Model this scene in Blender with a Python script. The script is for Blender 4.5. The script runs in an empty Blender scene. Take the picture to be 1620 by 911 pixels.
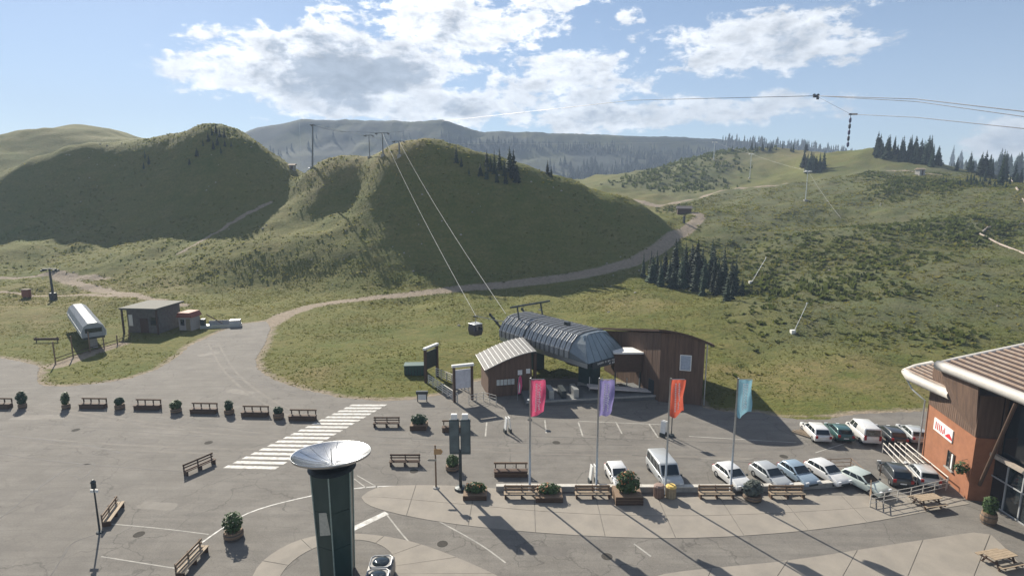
import bpy, math, random
import numpy as np
from mathutils import Vector, Matrix
random.seed(7); rng = np.random.default_rng(7)
S = bpy.context.scene; COL = S.collection
R = math.radians
# ------------------------------------------------------------------ camera
CAMH, FPX, PITCH = 25.0, 900.0, 9.8
cd = bpy.data.cameras.new('camera'); cam = bpy.data.objects.new('camera', cd); COL.objects.link(cam)
cam.location = (0, 0, CAMH); cam.rotation_euler = (R(90-PITCH), 0, 0)
cd.sensor_width = 36; cd.lens = 36*FPX/1620; cd.clip_start = .5; cd.clip_end = 9000
S.camera = cam
# ------------------------------------------------------------------ sun, sky
SUN_AZ, SUN_EL = -32.0, 33.5            # azimuth from +Y, negative = to the left
sdir = Vector((math.sin(R(SUN_AZ))*math.cos(R(SUN_EL)), math.cos(R(SUN_AZ))*math.cos(R(SUN_EL)), math.sin(R(SUN_EL))))
sl = bpy.data.lights.new('sun', 'SUN'); sl.energy = 5.0; sl.angle = R(.53); sl.color = (1, .92, .79)
so = bpy.data.objects.new('sun', sl); COL.objects.link(so); so.rotation_euler = sdir.to_track_quat('Z', 'Y').to_euler(); so.location = sdir*500
S.view_settings.view_transform = 'Standard'; S.view_settings.look = 'None'; S.view_settings.gamma = 1
S.view_settings.use_curve_mapping = False; S.view_settings.exposure = 1.2
CP, SP = math.cos(R(PITCH)), math.sin(R(PITCH))
def ray(px, py):
    u, v = px-810, 455.5-py
    return (u, FPX*CP+v*SP, -FPX*SP+v*CP)
def P(px, py, z=0.):
    d = ray(px, py); t = (z-CAMH)/d[2]
    return (d[0]*t, d[1]*t)
def PY(px, py, Y):
    d = ray(px, py); t = Y/d[1]
    return (d[0]*t, Y, CAMH+d[2]*t)
def azel(px, py):
    d = Vector(ray(px, py)).normalized()
    return math.atan2(d.x, d.y), math.asin(d.z)

W = bpy.data.worlds.new('World'); S.world = W; W.use_nodes = True
def make_world():
    nt = W.node_tree; N = nt.nodes; L = nt.links; N.clear()
    def nd(t, **k):
        n = N.new(t)
        for a, b in k.items(): setattr(n, a, b)
        return n
    def m(op, a, b=None, c=None, clamp=False):
        n = nd('ShaderNodeMath', operation=op); n.use_clamp = clamp
        for i, x in enumerate((a, b, c)):
            if x is None: continue
            if isinstance(x, (int, float)): n.inputs[i].default_value = x
            else: L.new(x, n.inputs[i])
        return n.outputs[0]
    sky = nd('ShaderNodeTexSky', sky_type='NISHITA'); sky.sun_disc = False
    sky.sun_elevation = R(SUN_EL); sky.sun_rotation = R(SUN_AZ); sky.altitude = 1800
    sky.air_density = 1.; sky.dust_density = .6; sky.ozone_density = 1.6
    tc = nd('ShaderNodeTexCoord'); sx = nd('ShaderNodeSeparateXYZ'); L.new(tc.outputs['Generated'], sx.inputs[0])
    az = m('ARCTAN2', sx.outputs[0], sx.outputs[1]); el = m('ARCSINE', sx.outputs[2])
    cb = nd('ShaderNodeCombineXYZ'); L.new(az, cb.inputs[0]); L.new(m('MULTIPLY', el, 1.9), cb.inputs[1])
    def noise(scale, det, rough, dist=0., off=0.):
        mp = nd('ShaderNodeVectorMath', operation='ADD'); L.new(cb.outputs[0], mp.inputs[0]); mp.inputs[1].default_value = (off, off*.7, off*.3)
        n = nd('ShaderNodeTexNoise'); n.inputs['Scale'].default_value = scale; n.inputs['Detail'].default_value = det
        n.inputs['Roughness'].default_value = rough; n.inputs['Distortion'].default_value = dist
        L.new(mp.outputs[0], n.inputs['Vector']); return n.outputs[0]
    big = noise(2.1, 3, .5, .3, 4.3)
    mid = noise(13., 8, .62, .25, 1.7)
    fine = noise(42., 6, .6, .2, 9.1)
    # cloud masses, placed by direction (azimuth, elevation)
    ells = [(540, 112, 245, 80, 1.15), (720, 40, 260, 75, .68), (880, 140, 210, 80, .66), (640, 165, 320, 38, .8), (980, 185, 260, 30, .75),
            (1200, 68, 225, 62, .74), (1230, 170, 170, 34, .62), (1600, 215, 95, 40, .9), (1000, 25, 40, 22, .45), (840, 5, 150, 36, .6)]
    tot = None
    for (px, py, rx, ry, w) in ells:
        a0, e0 = azel(px, py); ax = abs(azel(px+rx, py)[0]-azel(px-rx, py)[0])/2; ey = abs(azel(px, py-ry)[1]-azel(px, py+ry)[1])/2
        dx = m('DIVIDE', m('SUBTRACT', az, a0), ax); dy = m('DIVIDE', m('SUBTRACT', el, e0), ey)
        r = m('SQRT', m('ADD', m('MULTIPLY', dx, dx), m('MULTIPLY', dy, dy)))
        v = m('MULTIPLY', m('SUBTRACT', 1.25, r, clamp=True), w)
        tot = v if tot is None else m('MAXIMUM', tot, v)
    # elsewhere in the sky: scattered cloud of the same sort
    front = m('GREATER_THAN', 1.05, m('ABSOLUTE', az))
    low = m('LESS_THAN', el, .62)
    inview = m('MULTIPLY', front, low)
    scat = m('MULTIPLY', m('SUBTRACT', big, .47, clamp=True), 4.)
    scat = m('MULTIPLY', scat, m('SUBTRACT', 1, inview))
    tot = m('MAXIMUM', tot, m('MINIMUM', scat, .8))
    nz = m('ADD', m('MULTIPLY', m('SUBTRACT', mid, .5), 2.7), m('MULTIPLY', m('SUBTRACT', fine, .5), 1.3))
    dens = m('ADD', m('MULTIPLY', tot, 1.5), m('ADD', nz, -.40))
    dens = m('MULTIPLY', dens, m('MULTIPLY', tot, 5., clamp=True))
    cov = nd('ShaderNodeMapRange', interpolation_type='SMOOTHSTEP'); L.new(dens, cov.inputs[0]); cov.inputs[1].default_value = .0; cov.inputs[2].default_value = .42
    core = nd('ShaderNodeMapRange', interpolation_type='SMOOTHSTEP'); L.new(dens, core.inputs[0]); core.inputs[1].default_value = .5; core.inputs[2].default_value = 1.25
    # nearness to the sun brightens the cloud edge
    dt = nd('ShaderNodeVectorMath', operation='DOT_PRODUCT'); L.new(tc.outputs['Generated'], dt.inputs[0]); dt.inputs[1].default_value = sdir
    near = nd('ShaderNodeMapRange'); L.new(dt.outputs['Value'], near.inputs[0]); near.inputs[1].default_value = .45; near.inputs[2].default_value = .97
    edge = nd('ShaderNodeMix', data_type='RGBA'); L.new(near.outputs[0], edge.inputs[0]); edge.inputs[6].default_value = (8.2, 8.4, 8.6, 1); edge.inputs[7].default_value = (14., 14., 14., 1)
    gc = nd('ShaderNodeMix', data_type='RGBA'); L.new(core.outputs[0], gc.inputs[0]); L.new(edge.outputs[2], gc.inputs[6]); gc.inputs[7].default_value = (3.9, 4.4, 5.1, 1)
    cell = nd('ShaderNodeMapRange'); L.new(m('ADD', m('MULTIPLY', noise(24., 5, .55, .4, 6.6), .6), m('MULTIPLY', fine, .4)), cell.inputs[0]); cell.inputs[1].default_value = .36; cell.inputs[2].default_value = .62; cell.inputs[3].default_value = .62; cell.inputs[4].default_value = 1.15
    gm = nd('ShaderNodeMix', data_type='RGBA', blend_type='MULTIPLY'); gm.inputs[0].default_value = 1.; L.new(gc.outputs[2], gm.inputs[6]); L.new(cell.outputs[0], gm.inputs[7]); gc = gm
    out = nd('ShaderNodeMix', data_type='RGBA'); L.new(m('MULTIPLY', cov.outputs[0], .93), out.inputs[0]); L.new(sky.outputs[0], out.inputs[6]); L.new(gc.outputs[2], out.inputs[7])
    bg = nd('ShaderNodeBackground'); bg.inputs[1].default_value = .052; L.new(out.outputs[2], bg.inputs[0])
    wo = nd('ShaderNodeOutputWorld'); L.new(bg.outputs[0], wo.inputs[0])
make_world()

# ------------------------------------------------------------------ helpers
class MB:
    def __init__(s): s.v = []; s.f = []; s.m = Matrix.Identity(4)
    def add(s, vs, fs):
        o = len(s.v); s.v += [tuple(s.m @ Vector(p)) for p in vs]; s.f += [tuple(i+o for i in f) for f in fs]; return s
    def at(s, x=0, y=0, z=0, rz=0, rx=0, ry=0):
        s.m = Matrix.Translation((x, y, z)) @ Matrix.Rotation(rz, 4, 'Z') @ Matrix.Rotation(ry, 4, 'Y') @ Matrix.Rotation(rx, 4, 'X'); return s
    def box(s, x0, x1, y0, y1, z0, z1):
        return s.add([(x0,y0,z0),(x1,y0,z0),(x1,y1,z0),(x0,y1,z0),(x0,y0,z1),(x1,y0,z1),(x1,y1,z1),(x0,y1,z1)],
                     [(0,3,2,1),(4,5,6,7),(0,1,5,4),(1,2,6,5),(2,3,7,6),(3,0,4,7)])
    def prism(s, poly, a0, a1, axis='z'):
        n = len(poly)
        def mk(p, a): return {'z': (p[0], p[1], a), 'y': (p[0], a, p[1]), 'x': (a, p[0], p[1])}[axis]
        vs = [mk(p, a0) for p in poly]+[mk(p, a1) for p in poly]
        return s.add(vs, [tuple(range(n-1, -1, -1)), tuple(range(n, 2*n))]+[(i, (i+1) % n, n+(i+1) % n, n+i) for i in range(n)])
    def tube(s, pts, r, n=6, r1=None, cap=True):
        pts = [Vector(p) for p in pts]; k = len(pts); vs = []; fs = []
        for i, p in enumerate(pts):
            d = (pts[min(i+1, k-1)]-pts[max(i-1, 0)]).normalized()
            a = Vector((0, 0, 1)) if abs(d.z) < .9 else Vector((1, 0, 0))
            x = d.cross(a).normalized(); y = d.cross(x)
            rr = r if r1 is None else r+(r1-r)*i/(k-1)
            vs += [p+rr*(math.cos(2*math.pi*j/n)*x+math.sin(2*math.pi*j/n)*y) for j in range(n)]
        for i in range(k-1):
            for j in range(n): fs.append((i*n+j, i*n+(j+1) % n, (i+1)*n+(j+1) % n, (i+1)*n+j))
        if cap: fs += [tuple(range(n)), tuple(range((k-1)*n+n-1, (k-1)*n-1, -1))]
        return s.add(vs, fs)
    def lathe(s, prof, n=16, x=0, y=0):
        vs = []; fs = []
        for (r, z) in prof: vs += [(x+r*math.cos(2*math.pi*j/n), y+r*math.sin(2*math.pi*j/n), z) for j in range(n)]
        for i in range(len(prof)-1):
            for j in range(n): fs.append((i*n+j, i*n+(j+1) % n, (i+1)*n+(j+1) % n, (i+1)*n+j))
        return s.add(vs, fs)
    def leaves(s, c, rad, n, size, seed=0, bottom=-.6):
        rd = random.Random(seed)
        for _ in range(n):
            while 1:
                p = Vector((rd.uniform(-1, 1), rd.uniform(-1, 1), rd.uniform(bottom, 1)))
                if .25 < p.length < 1: break
            q = Vector((c[0]+p.x*rad[0], c[1]+p.y*rad[1], c[2]+p.z*rad[2]))
            nrm = (p+Vector((rd.uniform(-.8, .8), rd.uniform(-.8, .8), rd.uniform(-.2, 1)))).normalized()
            a = nrm.orthogonal().normalized(); a.rotate(Matrix.Rotation(rd.uniform(0, 6.3), 3, nrm)); b = nrm.cross(a); z = size*rd.uniform(.6, 1.3)
            s.add([q-a*z, q-b*z*.55, q+a*z, q+b*z*.55], [(0, 1, 2, 3)])
        return s
    def mesh(s, name, smooth=False):
        me = bpy.data.meshes.new(name); me.from_pydata(s.v, [], s.f); me.update()
        if smooth: me.polygons.foreach_set('use_smooth', [True]*len(me.polygons))
        return me
    def build(s, name, mat=None, parent=None, loc=None, rz=0, smooth=False, bevel=0):
        o = bpy.data.objects.new(name, s.mesh(name, smooth)); COL.objects.link(o)
        if mat: o.data.materials.append(mat)
        if parent: o.parent = parent
        if loc: o.location = loc
        o.rotation_euler.z = rz
        if bevel:
            b = o.modifiers.new('bevel', 'BEVEL'); b.width = bevel; b.segments = 2; b.limit_method = 'ANGLE'; b.angle_limit = R(40)
        return o
def tag(o, label=None, cat=None, group=None, kind=None):
    for k, v in (('label', label), ('category', cat), ('group', group), ('kind', kind)):
        if v: o[k] = v
    return o
def empty(name, loc, rz=0, label=None, cat=None, group=None):
    o = bpy.data.objects.new(name, None); COL.objects.link(o); o.location = loc; o.rotation_euler.z = rz; o.empty_display_size = .3
    return tag(o, label, cat, group)
def copy_tree(o, parent=None):
    c = o.copy(); COL.objects.link(c); c.parent = parent
    for ch in list(o.children): copy_tree(ch, c)
    return c

MATS = {}
def mat(name, col, rough=.7, metal=0., var=.18, scale=6., bump=0., spec=.4, bscale=None, col2=None, trans=0., coord='Object', stretch=None, coat=0.):
    if name in MATS: return MATS[name]
    mt = bpy.data.materials.new(name); mt.use_nodes = True; nt = mt.node_tree; N = nt.nodes; L = nt.links
    b = N['Principled BSDF']; b.inputs['Roughness'].default_value = rough; b.inputs['Metallic'].default_value = metal
    b.inputs['Specular IOR Level'].default_value = spec; b.inputs['Coat Weight'].default_value = coat
    tc = N.new('ShaderNodeTexCoord'); vec = tc.outputs[coord]
    if stretch:
        mp = N.new('ShaderNodeMapping'); mp.inputs['Scale'].default_value = stretch; L.new(vec, mp.inputs[0]); vec = mp.outputs[0]
    n = N.new('ShaderNodeTexNoise'); n.inputs['Scale'].default_value = scale; n.inputs['Detail'].default_value = 8; n.inputs['Roughness'].default_value = .65; L.new(vec, n.inputs['Vector'])
    rp = N.new('ShaderNodeMapRange'); rp.inputs[1].default_value = .3; rp.inputs[2].default_value = .7; L.new(n.outputs[0], rp.inputs[0])
    mx = N.new('ShaderNodeMix'); mx.data_type = 'RGBA'; L.new(rp.outputs[0], mx.inputs[0])
    c2 = col2 or tuple(min(1, c*(1+var)) for c in col); c1 = tuple(c*(1-var) for c in col) if not col2 else col
    mx.inputs[6].default_value = (*c1, 1); mx.inputs[7].default_value = (*c2, 1)
    L.new(mx.outputs[2], b.inputs['Base Color'])
    if bump:
        n2 = N.new('ShaderNodeTexNoise'); n2.inputs['Scale'].default_value = bscale or scale*4; n2.inputs['Detail'].default_value = 5; L.new(vec, n2.inputs['Vector'])
        bp = N.new('ShaderNodeBump'); bp.inputs['Strength'].default_value = 1; bp.inputs['Distance'].default_value = bump; L.new(n2.outputs[0], bp.inputs['Height']); L.new(bp.outputs[0], b.inputs['Normal'])
    if trans:
        tr = N.new('ShaderNodeBsdfTranslucent'); L.new(mx.outputs[2], tr.inputs[0]); ms = N.new('ShaderNodeMixShader'); ms.inputs[0].default_value = trans
        L.new(b.outputs[0], ms.inputs[1]); L.new(tr.outputs[0], ms.inputs[2]); L.new(ms.outputs[0], N['Material Output'].inputs[0])
    MATS[name] = mt; return mt
M_WOOD = mat('wood_dark', (.075, .045, .03), .8, scale=3, var=.4, stretch=(1, 8, 8), bump=.004)
M_WOODP = mat('wood_pale', (.30, .235, .165), .8, scale=3, var=.3, stretch=(1, 8, 8), bump=.004)
M_WOODM = mat('wood_mid', (.19, .13, .085), .8, scale=3, var=.3, stretch=(1, 8, 8), bump=.004)
M_CLAD = mat('wood_cladding', (.075, .048, .036), .85, scale=1.2, col2=(.16, .10, .068), stretch=(3, 3, .25), bump=.01)
M_STEEL = mat('galvanised_steel', (.42, .44, .45), .42, .8, scale=8, var=.15)
M_DARKM = mat('dark_metal', (.035, .045, .05), .45, .3, scale=5, var=.3)
M_ALU = mat('ribbed_aluminium', (.40, .41, .42), .52, .3, scale=2, var=.12)
M_WHITE = mat('white_paint', (.68, .68, .66), .5, scale=4, var=.08)
M_CONC = mat('concrete', (.3, .29, .27), .9, scale=2, var=.2, bump=.006)
M_LEAF = mat('leaf_green', (.03, .06, .02), .6, scale=2.5, col2=(.07, .12, .035), trans=.2)
M_LEAFD = mat('leaf_dark', (.018, .042, .022), .6, scale=2.5, col2=(.04, .085, .04), trans=.2)
M_FLOWER = mat('flower_red', (.4, .09, .06), .6, scale=3, col2=(.55, .3, .12), trans=.3)
M_GLASS = mat('dark_glass', (.015, .022, .026), .06, 0, scale=1, var=.1, spec=.8)
M_TERRA = mat('terracotta_render', (.27, .115, .06), .9, scale=1.4, var=.16, bump=.006)
M_BLACK = mat('rubber_black', (.012, .012, .013), .8, scale=5, var=.2)

# ------------------------------------------------------------------ terrain
def vnoise(x, y, seed):
    xi = np.floor(x).astype(np.int64); yi = np.floor(y).astype(np.int64); fx = x-xi; fy = y-yi
    fx = fx*fx*(3-2*fx); fy = fy*fy*(3-2*fy)
    def h(a, b):
        n = (a*374761393+b*668265263+seed*1442695041) & 0x7fffffff
        n = ((n ^ (n >> 13))*1274126177) & 0x7fffffff
        return ((n ^ (n >> 16)) & 0xffff)/65535.
    return (h(xi, yi)*(1-fx)+h(xi+1, yi)*fx)*(1-fy)+(h(xi, yi+1)*(1-fx)+h(xi+1, yi+1)*fx)*fy-.5
def fbm(x, y, s, oct=4, seed=1):
    o = 0; a = 1
    for k in range(oct): o = o+a*vnoise(x/s, y/s, seed+k*17); s /= 2.1; a *= .5
    return o
CTRL = [  # pixel x, pixel y, distance Y  (foot of slopes, creases, crests)
 # left meadow
 (-150,470,120),(-150,430,160),(0,470,125),(0,430,155),(100,470,126),(100,440,150),(200,460,128),(200,430,150),(300,480,122),(330,455,138),(-150,380,190),(0,400,170),
 # left hill crest
 (-200,290,235),(0,272,215),(41,252,217),(102,234,219),(163,237,220),(212,229,220),(252,217,218),(297,203,213),(326,211,209),(367,227,204),(407,250,206),(448,268,204),
 # left hill face and its dark right flank
 (60,340,200),(150,330,198),(220,320,196),(100,400,172),(230,390,168),(300,300,198),(360,300,194),
 # crease between hill and mound
 (476,287,205),(428,325,190),(367,354,178),(285,403,161),
 # far left crest
 (-200,230,340),(0,225,330),(61,211,330),(134,201,330),(171,207,330),(200,221,328),(250,228,300),
 # mound lit left shoulder
 (500,320,180),(470,365,168),(420,400,155),(350,425,148),(430,450,142),(500,450,141),(530,370,161),(560,300,182),(520,410,150),
 # mound crest
 (493,267,202),(555,249,196),(600,243,184),(658,240,180),(724,246,178),(769,256,177),(835,271,176),(902,289,174),(991,316,173),(1040,340,173),(1075,362,175),
 # mound foot (track)
 (520,478,125),(600,466,135),(700,457,140),(800,448,144),(880,438,147),(950,426,150),(1000,412,153),(1060,386,162),(1095,355,180),(1110,338,196),
 # mid of mound face (steep)
 (700,350,163),(800,350,162),(600,350,166),(900,370,161),(980,370,162),
 # meadow behind the station
 (450,530,97),(500,540,94),(560,500,113),(650,500,115),(750,480,126),(850,470,131),(950,460,132),(1000,450,133),(700,540,96),(850,520,104),(1000,510,104),(1100,540,93),(1130,580,80),(1200,600,75),
 # conifer gully
 (1020,440,142),(1100,452,136),(1170,468,125),(1180,400,158),(1200,480,114),(1130,500,106),(1250,520,96),(1110,395,160),(1160,368,172),
 # right slope
 (1250,560,83),(1350,560,80),(1450,570,77),(1600,570,76),(1350,450,116),(1350,350,178),(1350,280,245),(1250,400,150),(1250,350,185),(1600,400,122),(1600,300,195),(1600,500,92),(1500,450,108),(1500,350,168),(1480,290,230),(1800,400,125),(1800,300,190),(1800,500,90),
 # right ridge
 (1330,244,330),(1380,236,310),(1450,250,290),(1520,268,275),(1570,282,262),(1620,288,255),(1800,290,250),
 # pasture behind mound
 (1130,350,190),(1150,330,212),(1250,318,222),(1000,307,280),(1150,303,290),(950,300,330),(1060,264,390),(1130,247,440),(1000,284,345),(940,282,420),(1190,246,440),(1260,240,420),(1200,288,325),(1270,290,290),
]
def ctrl_points():
    pts = [PY(*c) for c in CTRL]
    def rel(px, py, Y, dz, dY):            # a point behind a crest, lower by dz
        x, y, z = PY(px, py, Y); k = (y+dY)/y; return (x*k, y+dY, z-dz)
    for c in ((102,234,219),(212,229,220),(297,203,213),(367,227,204)): pts.append(rel(*c, 9, 40))
    for c in ((0,225,330),(134,201,330)): pts.append(rel(*c, 20, 90))
    for c in ((493,267,202),(600,243,184),(658,240,180),(724,246,178),(835,271,176),(902,289,174),(991,316,173)):
        pts.append(rel(*c, 3, 22)); pts.append(rel(*c, 12, 60))
    for c in ((1380,236,310),(1520,268,275),(1620,288,255)): pts.append(rel(*c, 6, 50)); pts.append(rel(*c, 22, 130))
    for c in ((1130,247,440),(1260,240,420)): pts.append(rel(*c, 15, 90))
    for X in range(-160, 161, 40):
        for Y in (-60, 0, 30, 60): pts.append((X, Y, 0.))
    for X, Y, z in ((-60,75,0),(-90,85,0),(-40,85,0),(-55,100,0),(-10,80,1.2),(40,62,0),(60,62,.5),(-260,60,2),(-260,150,8),(-300,240,40),(260,60,5),(300,150,25),(320,250,38),
                    (-400,400,40),(-200,450,30),(0,400,24),(0,520,26),(-150,330,32),(250,500,38),(420,420,34),(-500,100,20),(500,100,30),(-500,-60,10),(500,-60,10),(0,300,24),(60,480,24)):
        pts.append((X, Y, z))
    return np.array(pts, float)
def tps_fit(p, lam=.6):
    n = len(p); d = np.hypot(p[:,None,0]-p[None,:,0], p[:,None,1]-p[None,:,1])/100
    K = np.where(d > 0, d*d*np.log(np.maximum(d, 1e-9)), 0)+np.eye(n)*lam*.001
    A = np.zeros((n+3, n+3)); A[:n,:n] = K; Q = np.c_[np.ones(n), p[:,:2]/100]; A[:n,n:] = Q; A[n:,:n] = Q.T
    return np.linalg.solve(A, np.r_[p[:,2], 0, 0, 0])
CPTS = ctrl_points(); TW = tps_fit(CPTS)
def tps(x, y):
    out = np.zeros(x.size); X = x.ravel(); Y = y.ravel()
    for i in range(0, X.size, 20000):
        a = X[i:i+20000]; b = Y[i:i+20000]
        d = np.hypot(a[:,None]-CPTS[None,:,0], b[:,None]-CPTS[None,:,1])/100
        out[i:i+20000] = (np.where(d > 0, d*d*np.log(np.maximum(d, 1e-9)), 0))@TW[:-3]+TW[-3]+TW[-2]*a/100+TW[-1]*b/100
    return out.reshape(x.shape)
def inpoly(x, y, poly):
    c = np.zeros(x.shape, bool); n = len(poly)
    for i in range(n):
        x0, y0 = poly[i]; x1, y1 = poly[(i+1) % n]
        if y0 == y1: continue
        c ^= ((y0 > y) != (y1 > y)) & (x < (x1-x0)*(y-y0)/(y1-y0)+x0)
    return c
def segdist(x, y, pts, closed=False):
    d = np.full(x.shape, 1e9); n = len(pts)
    for i in range(n if closed else n-1):
        ax, ay = pts[i][:2]; bx, by = pts[(i+1) % n][:2]; vx, vy = bx-ax, by-ay
        t = np.clip(((x-ax)*vx+(y-ay)*vy)/(vx*vx+vy*vy+1e-9), 0, 1)
        d = np.minimum(d, np.hypot(x-ax-t*vx, y-ay-t*vy))
    return d
def sst(e0, e1, x): t = np.clip((x-e0)/(e1-e0), 0, 1); return t*t*(3-2*t)
# asphalt outline (pixels on the level ground)
ASPH_PX = [(-330,566),(-120,566),(0,566),(35,572),(62,579),(60,590),(57,603),(72,611),(112,611),(160,606),(205,599),(250,584),(283,563),(300,547),(330,533),(352,523),(372,514),(395,511),(421,508),
           (428,520),(418,545),(404,568),(408,584),(430,600),(478,616),(540,629),(600,634),(650,632),(700,624),(735,606),(770,600),(840,602),(905,600),(1010,606),(1100,628),(1112,645),(1150,652),(1200,652),(1245,662),(1300,664),(1350,655),(1420,652),(1500,650),(1620,648),(1900,648)]
ASPH = [P(*p) for p in ASPH_PX]+[(95, 62), (95, -40), (-140, -40)]
FLAT = [P(*p) for p in ((-330,552),(0,540),(120,520),(290,495),(430,490),(446,520),(430,560),(460,590),(640,618),(720,590),(850,585),(1000,592),(1125,625),(1260,650),(1500,640),(1900,640))]+[(100, 62), (100, -60), (-150, -60)]
DIRT = [  # pixel polylines (with their distances taken from the slope) and half-widths in metres
 ([(421,505,103),(450,492,113),(490,482,121),(545,474,127),(600,467,133),(700,458,139),(800,449,143),(880,439,146),(950,427,149),(1000,412,152),(1040,395,158),(1075,372,168),(1100,350,183),(1108,341,194),(1085,334,205),(1040,318,240)], 1.6),
 ([(0,455,132),(60,455,132),(130,458,131),(200,468,126),(290,480,121)], 1.1), ([(90,432,150),(170,455,134),(230,476,124)], 1.4),
 ([(0,440,148),(90,432,152),(170,440,146)], 1.0),
 ([(286,402,161),(367,353,178),(428,324,190)], .7),
 ([(930,305,300),(1040,312,262),(1150,306,272),(1240,300,262)], 1.6), ([(1400,268,262),(1500,275,250)], 1.2),
 ([(90,575,79),(190,545,91)], 1.1),
]
def height(x, y):
    h = tps(x, y)
    fd = segdist(x, y, FLAT, True); ins = inpoly(x, y, FLAT)
    k = np.where(ins, 0, sst(0, 16, fd))
    rough = fbm(x, y, 26, 5, 3)*(2.0+1.9*sst(140, 185, y))*sst(4, 40, fd)*(1-ins)+fbm(x, y, 5, 3, 31)*.6*sst(2, 14, fd)*(1-ins)
    for poly, w in DIRT[:1]: 
        q = [PY(*p) for p in poly]; rough = rough*sst(w*.8, w*3, segdist(x, y, q))
    # far mountains
    far = sst(430, 900, y)
    prof_px = [(-700,250),(-200,235),(250,232),(370,214),(420,202),(480,189),(560,191),(640,192),(700,192),(725,200),(760,209),(850,211),(1000,215),(1130,219),(1280,232),(1500,262),(1900,262),(2600,262)]
    D = 1000.
    pa = np.array([PY(p[0], p[1], D)[0]/D for p in prof_px]); pz = np.array([(PY(p[0], p[1], D)[2]-25)/D for p in prof_px])
    rz = np.interp(x/np.maximum(y, 50), pa, pz)*y+25
    s = np.clip((y-430)/(1000-430), 0, 1)
    fh = 24+(rz-24)*(s**3.2)*np.where(y > 1000, np.clip(1-(y-1000)/1100, .2, 1), 1)
    fh = fh+fbm(x, y, 170, 5, 77)*14*sst(520, 800, y)*(1-.75*sst(930, 1010, y))
    h = h*(1-far)+fh*far
    h = np.clip(h, -2, 260)
    return h*k+rough-.03*(1-k)*1.0
def axis(segs):
    out = [segs[0][0]]
    for a, b, d0, d1 in segs:
        x = a; L = b-a
        while x < b-1e-6:
            d = d0+(d1-d0)*(x-a)/L; x = min(b, x+d); out.append(x)
    return np.array(out)
AX = axis([(-1500,-300,60,6),(-300,-150,4,1.8),(-150,150,1.35,1.35),(150,300,1.8,4),(300,1500,6,60)])
AY = axis([(-60,55,6,3),(55,215,1.1,1.35),(215,450,2,4),(450,1020,6,10),(1020,2000,20,90)])
GX, GY = np.meshgrid(AX, AY); GZ = height(GX, GY)
def hz(x, y):
    i = min(max(np.searchsorted(AX, x)-1, 0), len(AX)-2); j = min(max(np.searchsorted(AY, y)-1, 0), len(AY)-2)
    fx = (x-AX[i])/(AX[i+1]-AX[i]); fy = (y-AY[j])/(AY[j+1]-AY[j])
    return float((GZ[j,i]*(1-fx)+GZ[j,i+1]*fx)*(1-fy)+(GZ[j+1,i]*(1-fx)+GZ[j+1,i+1]*fx)*fy)
def G(px, py, y0=55., y1=1500.):
    d = ray(px, py); Y = y0
    while Y < y1:
        x = d[0]*Y/d[1]; z = CAMH+d[2]*Y/d[1]
        if z <= hz(x, Y): return (x, Y, hz(x, Y))
        Y *= 1.004
    return None
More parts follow.
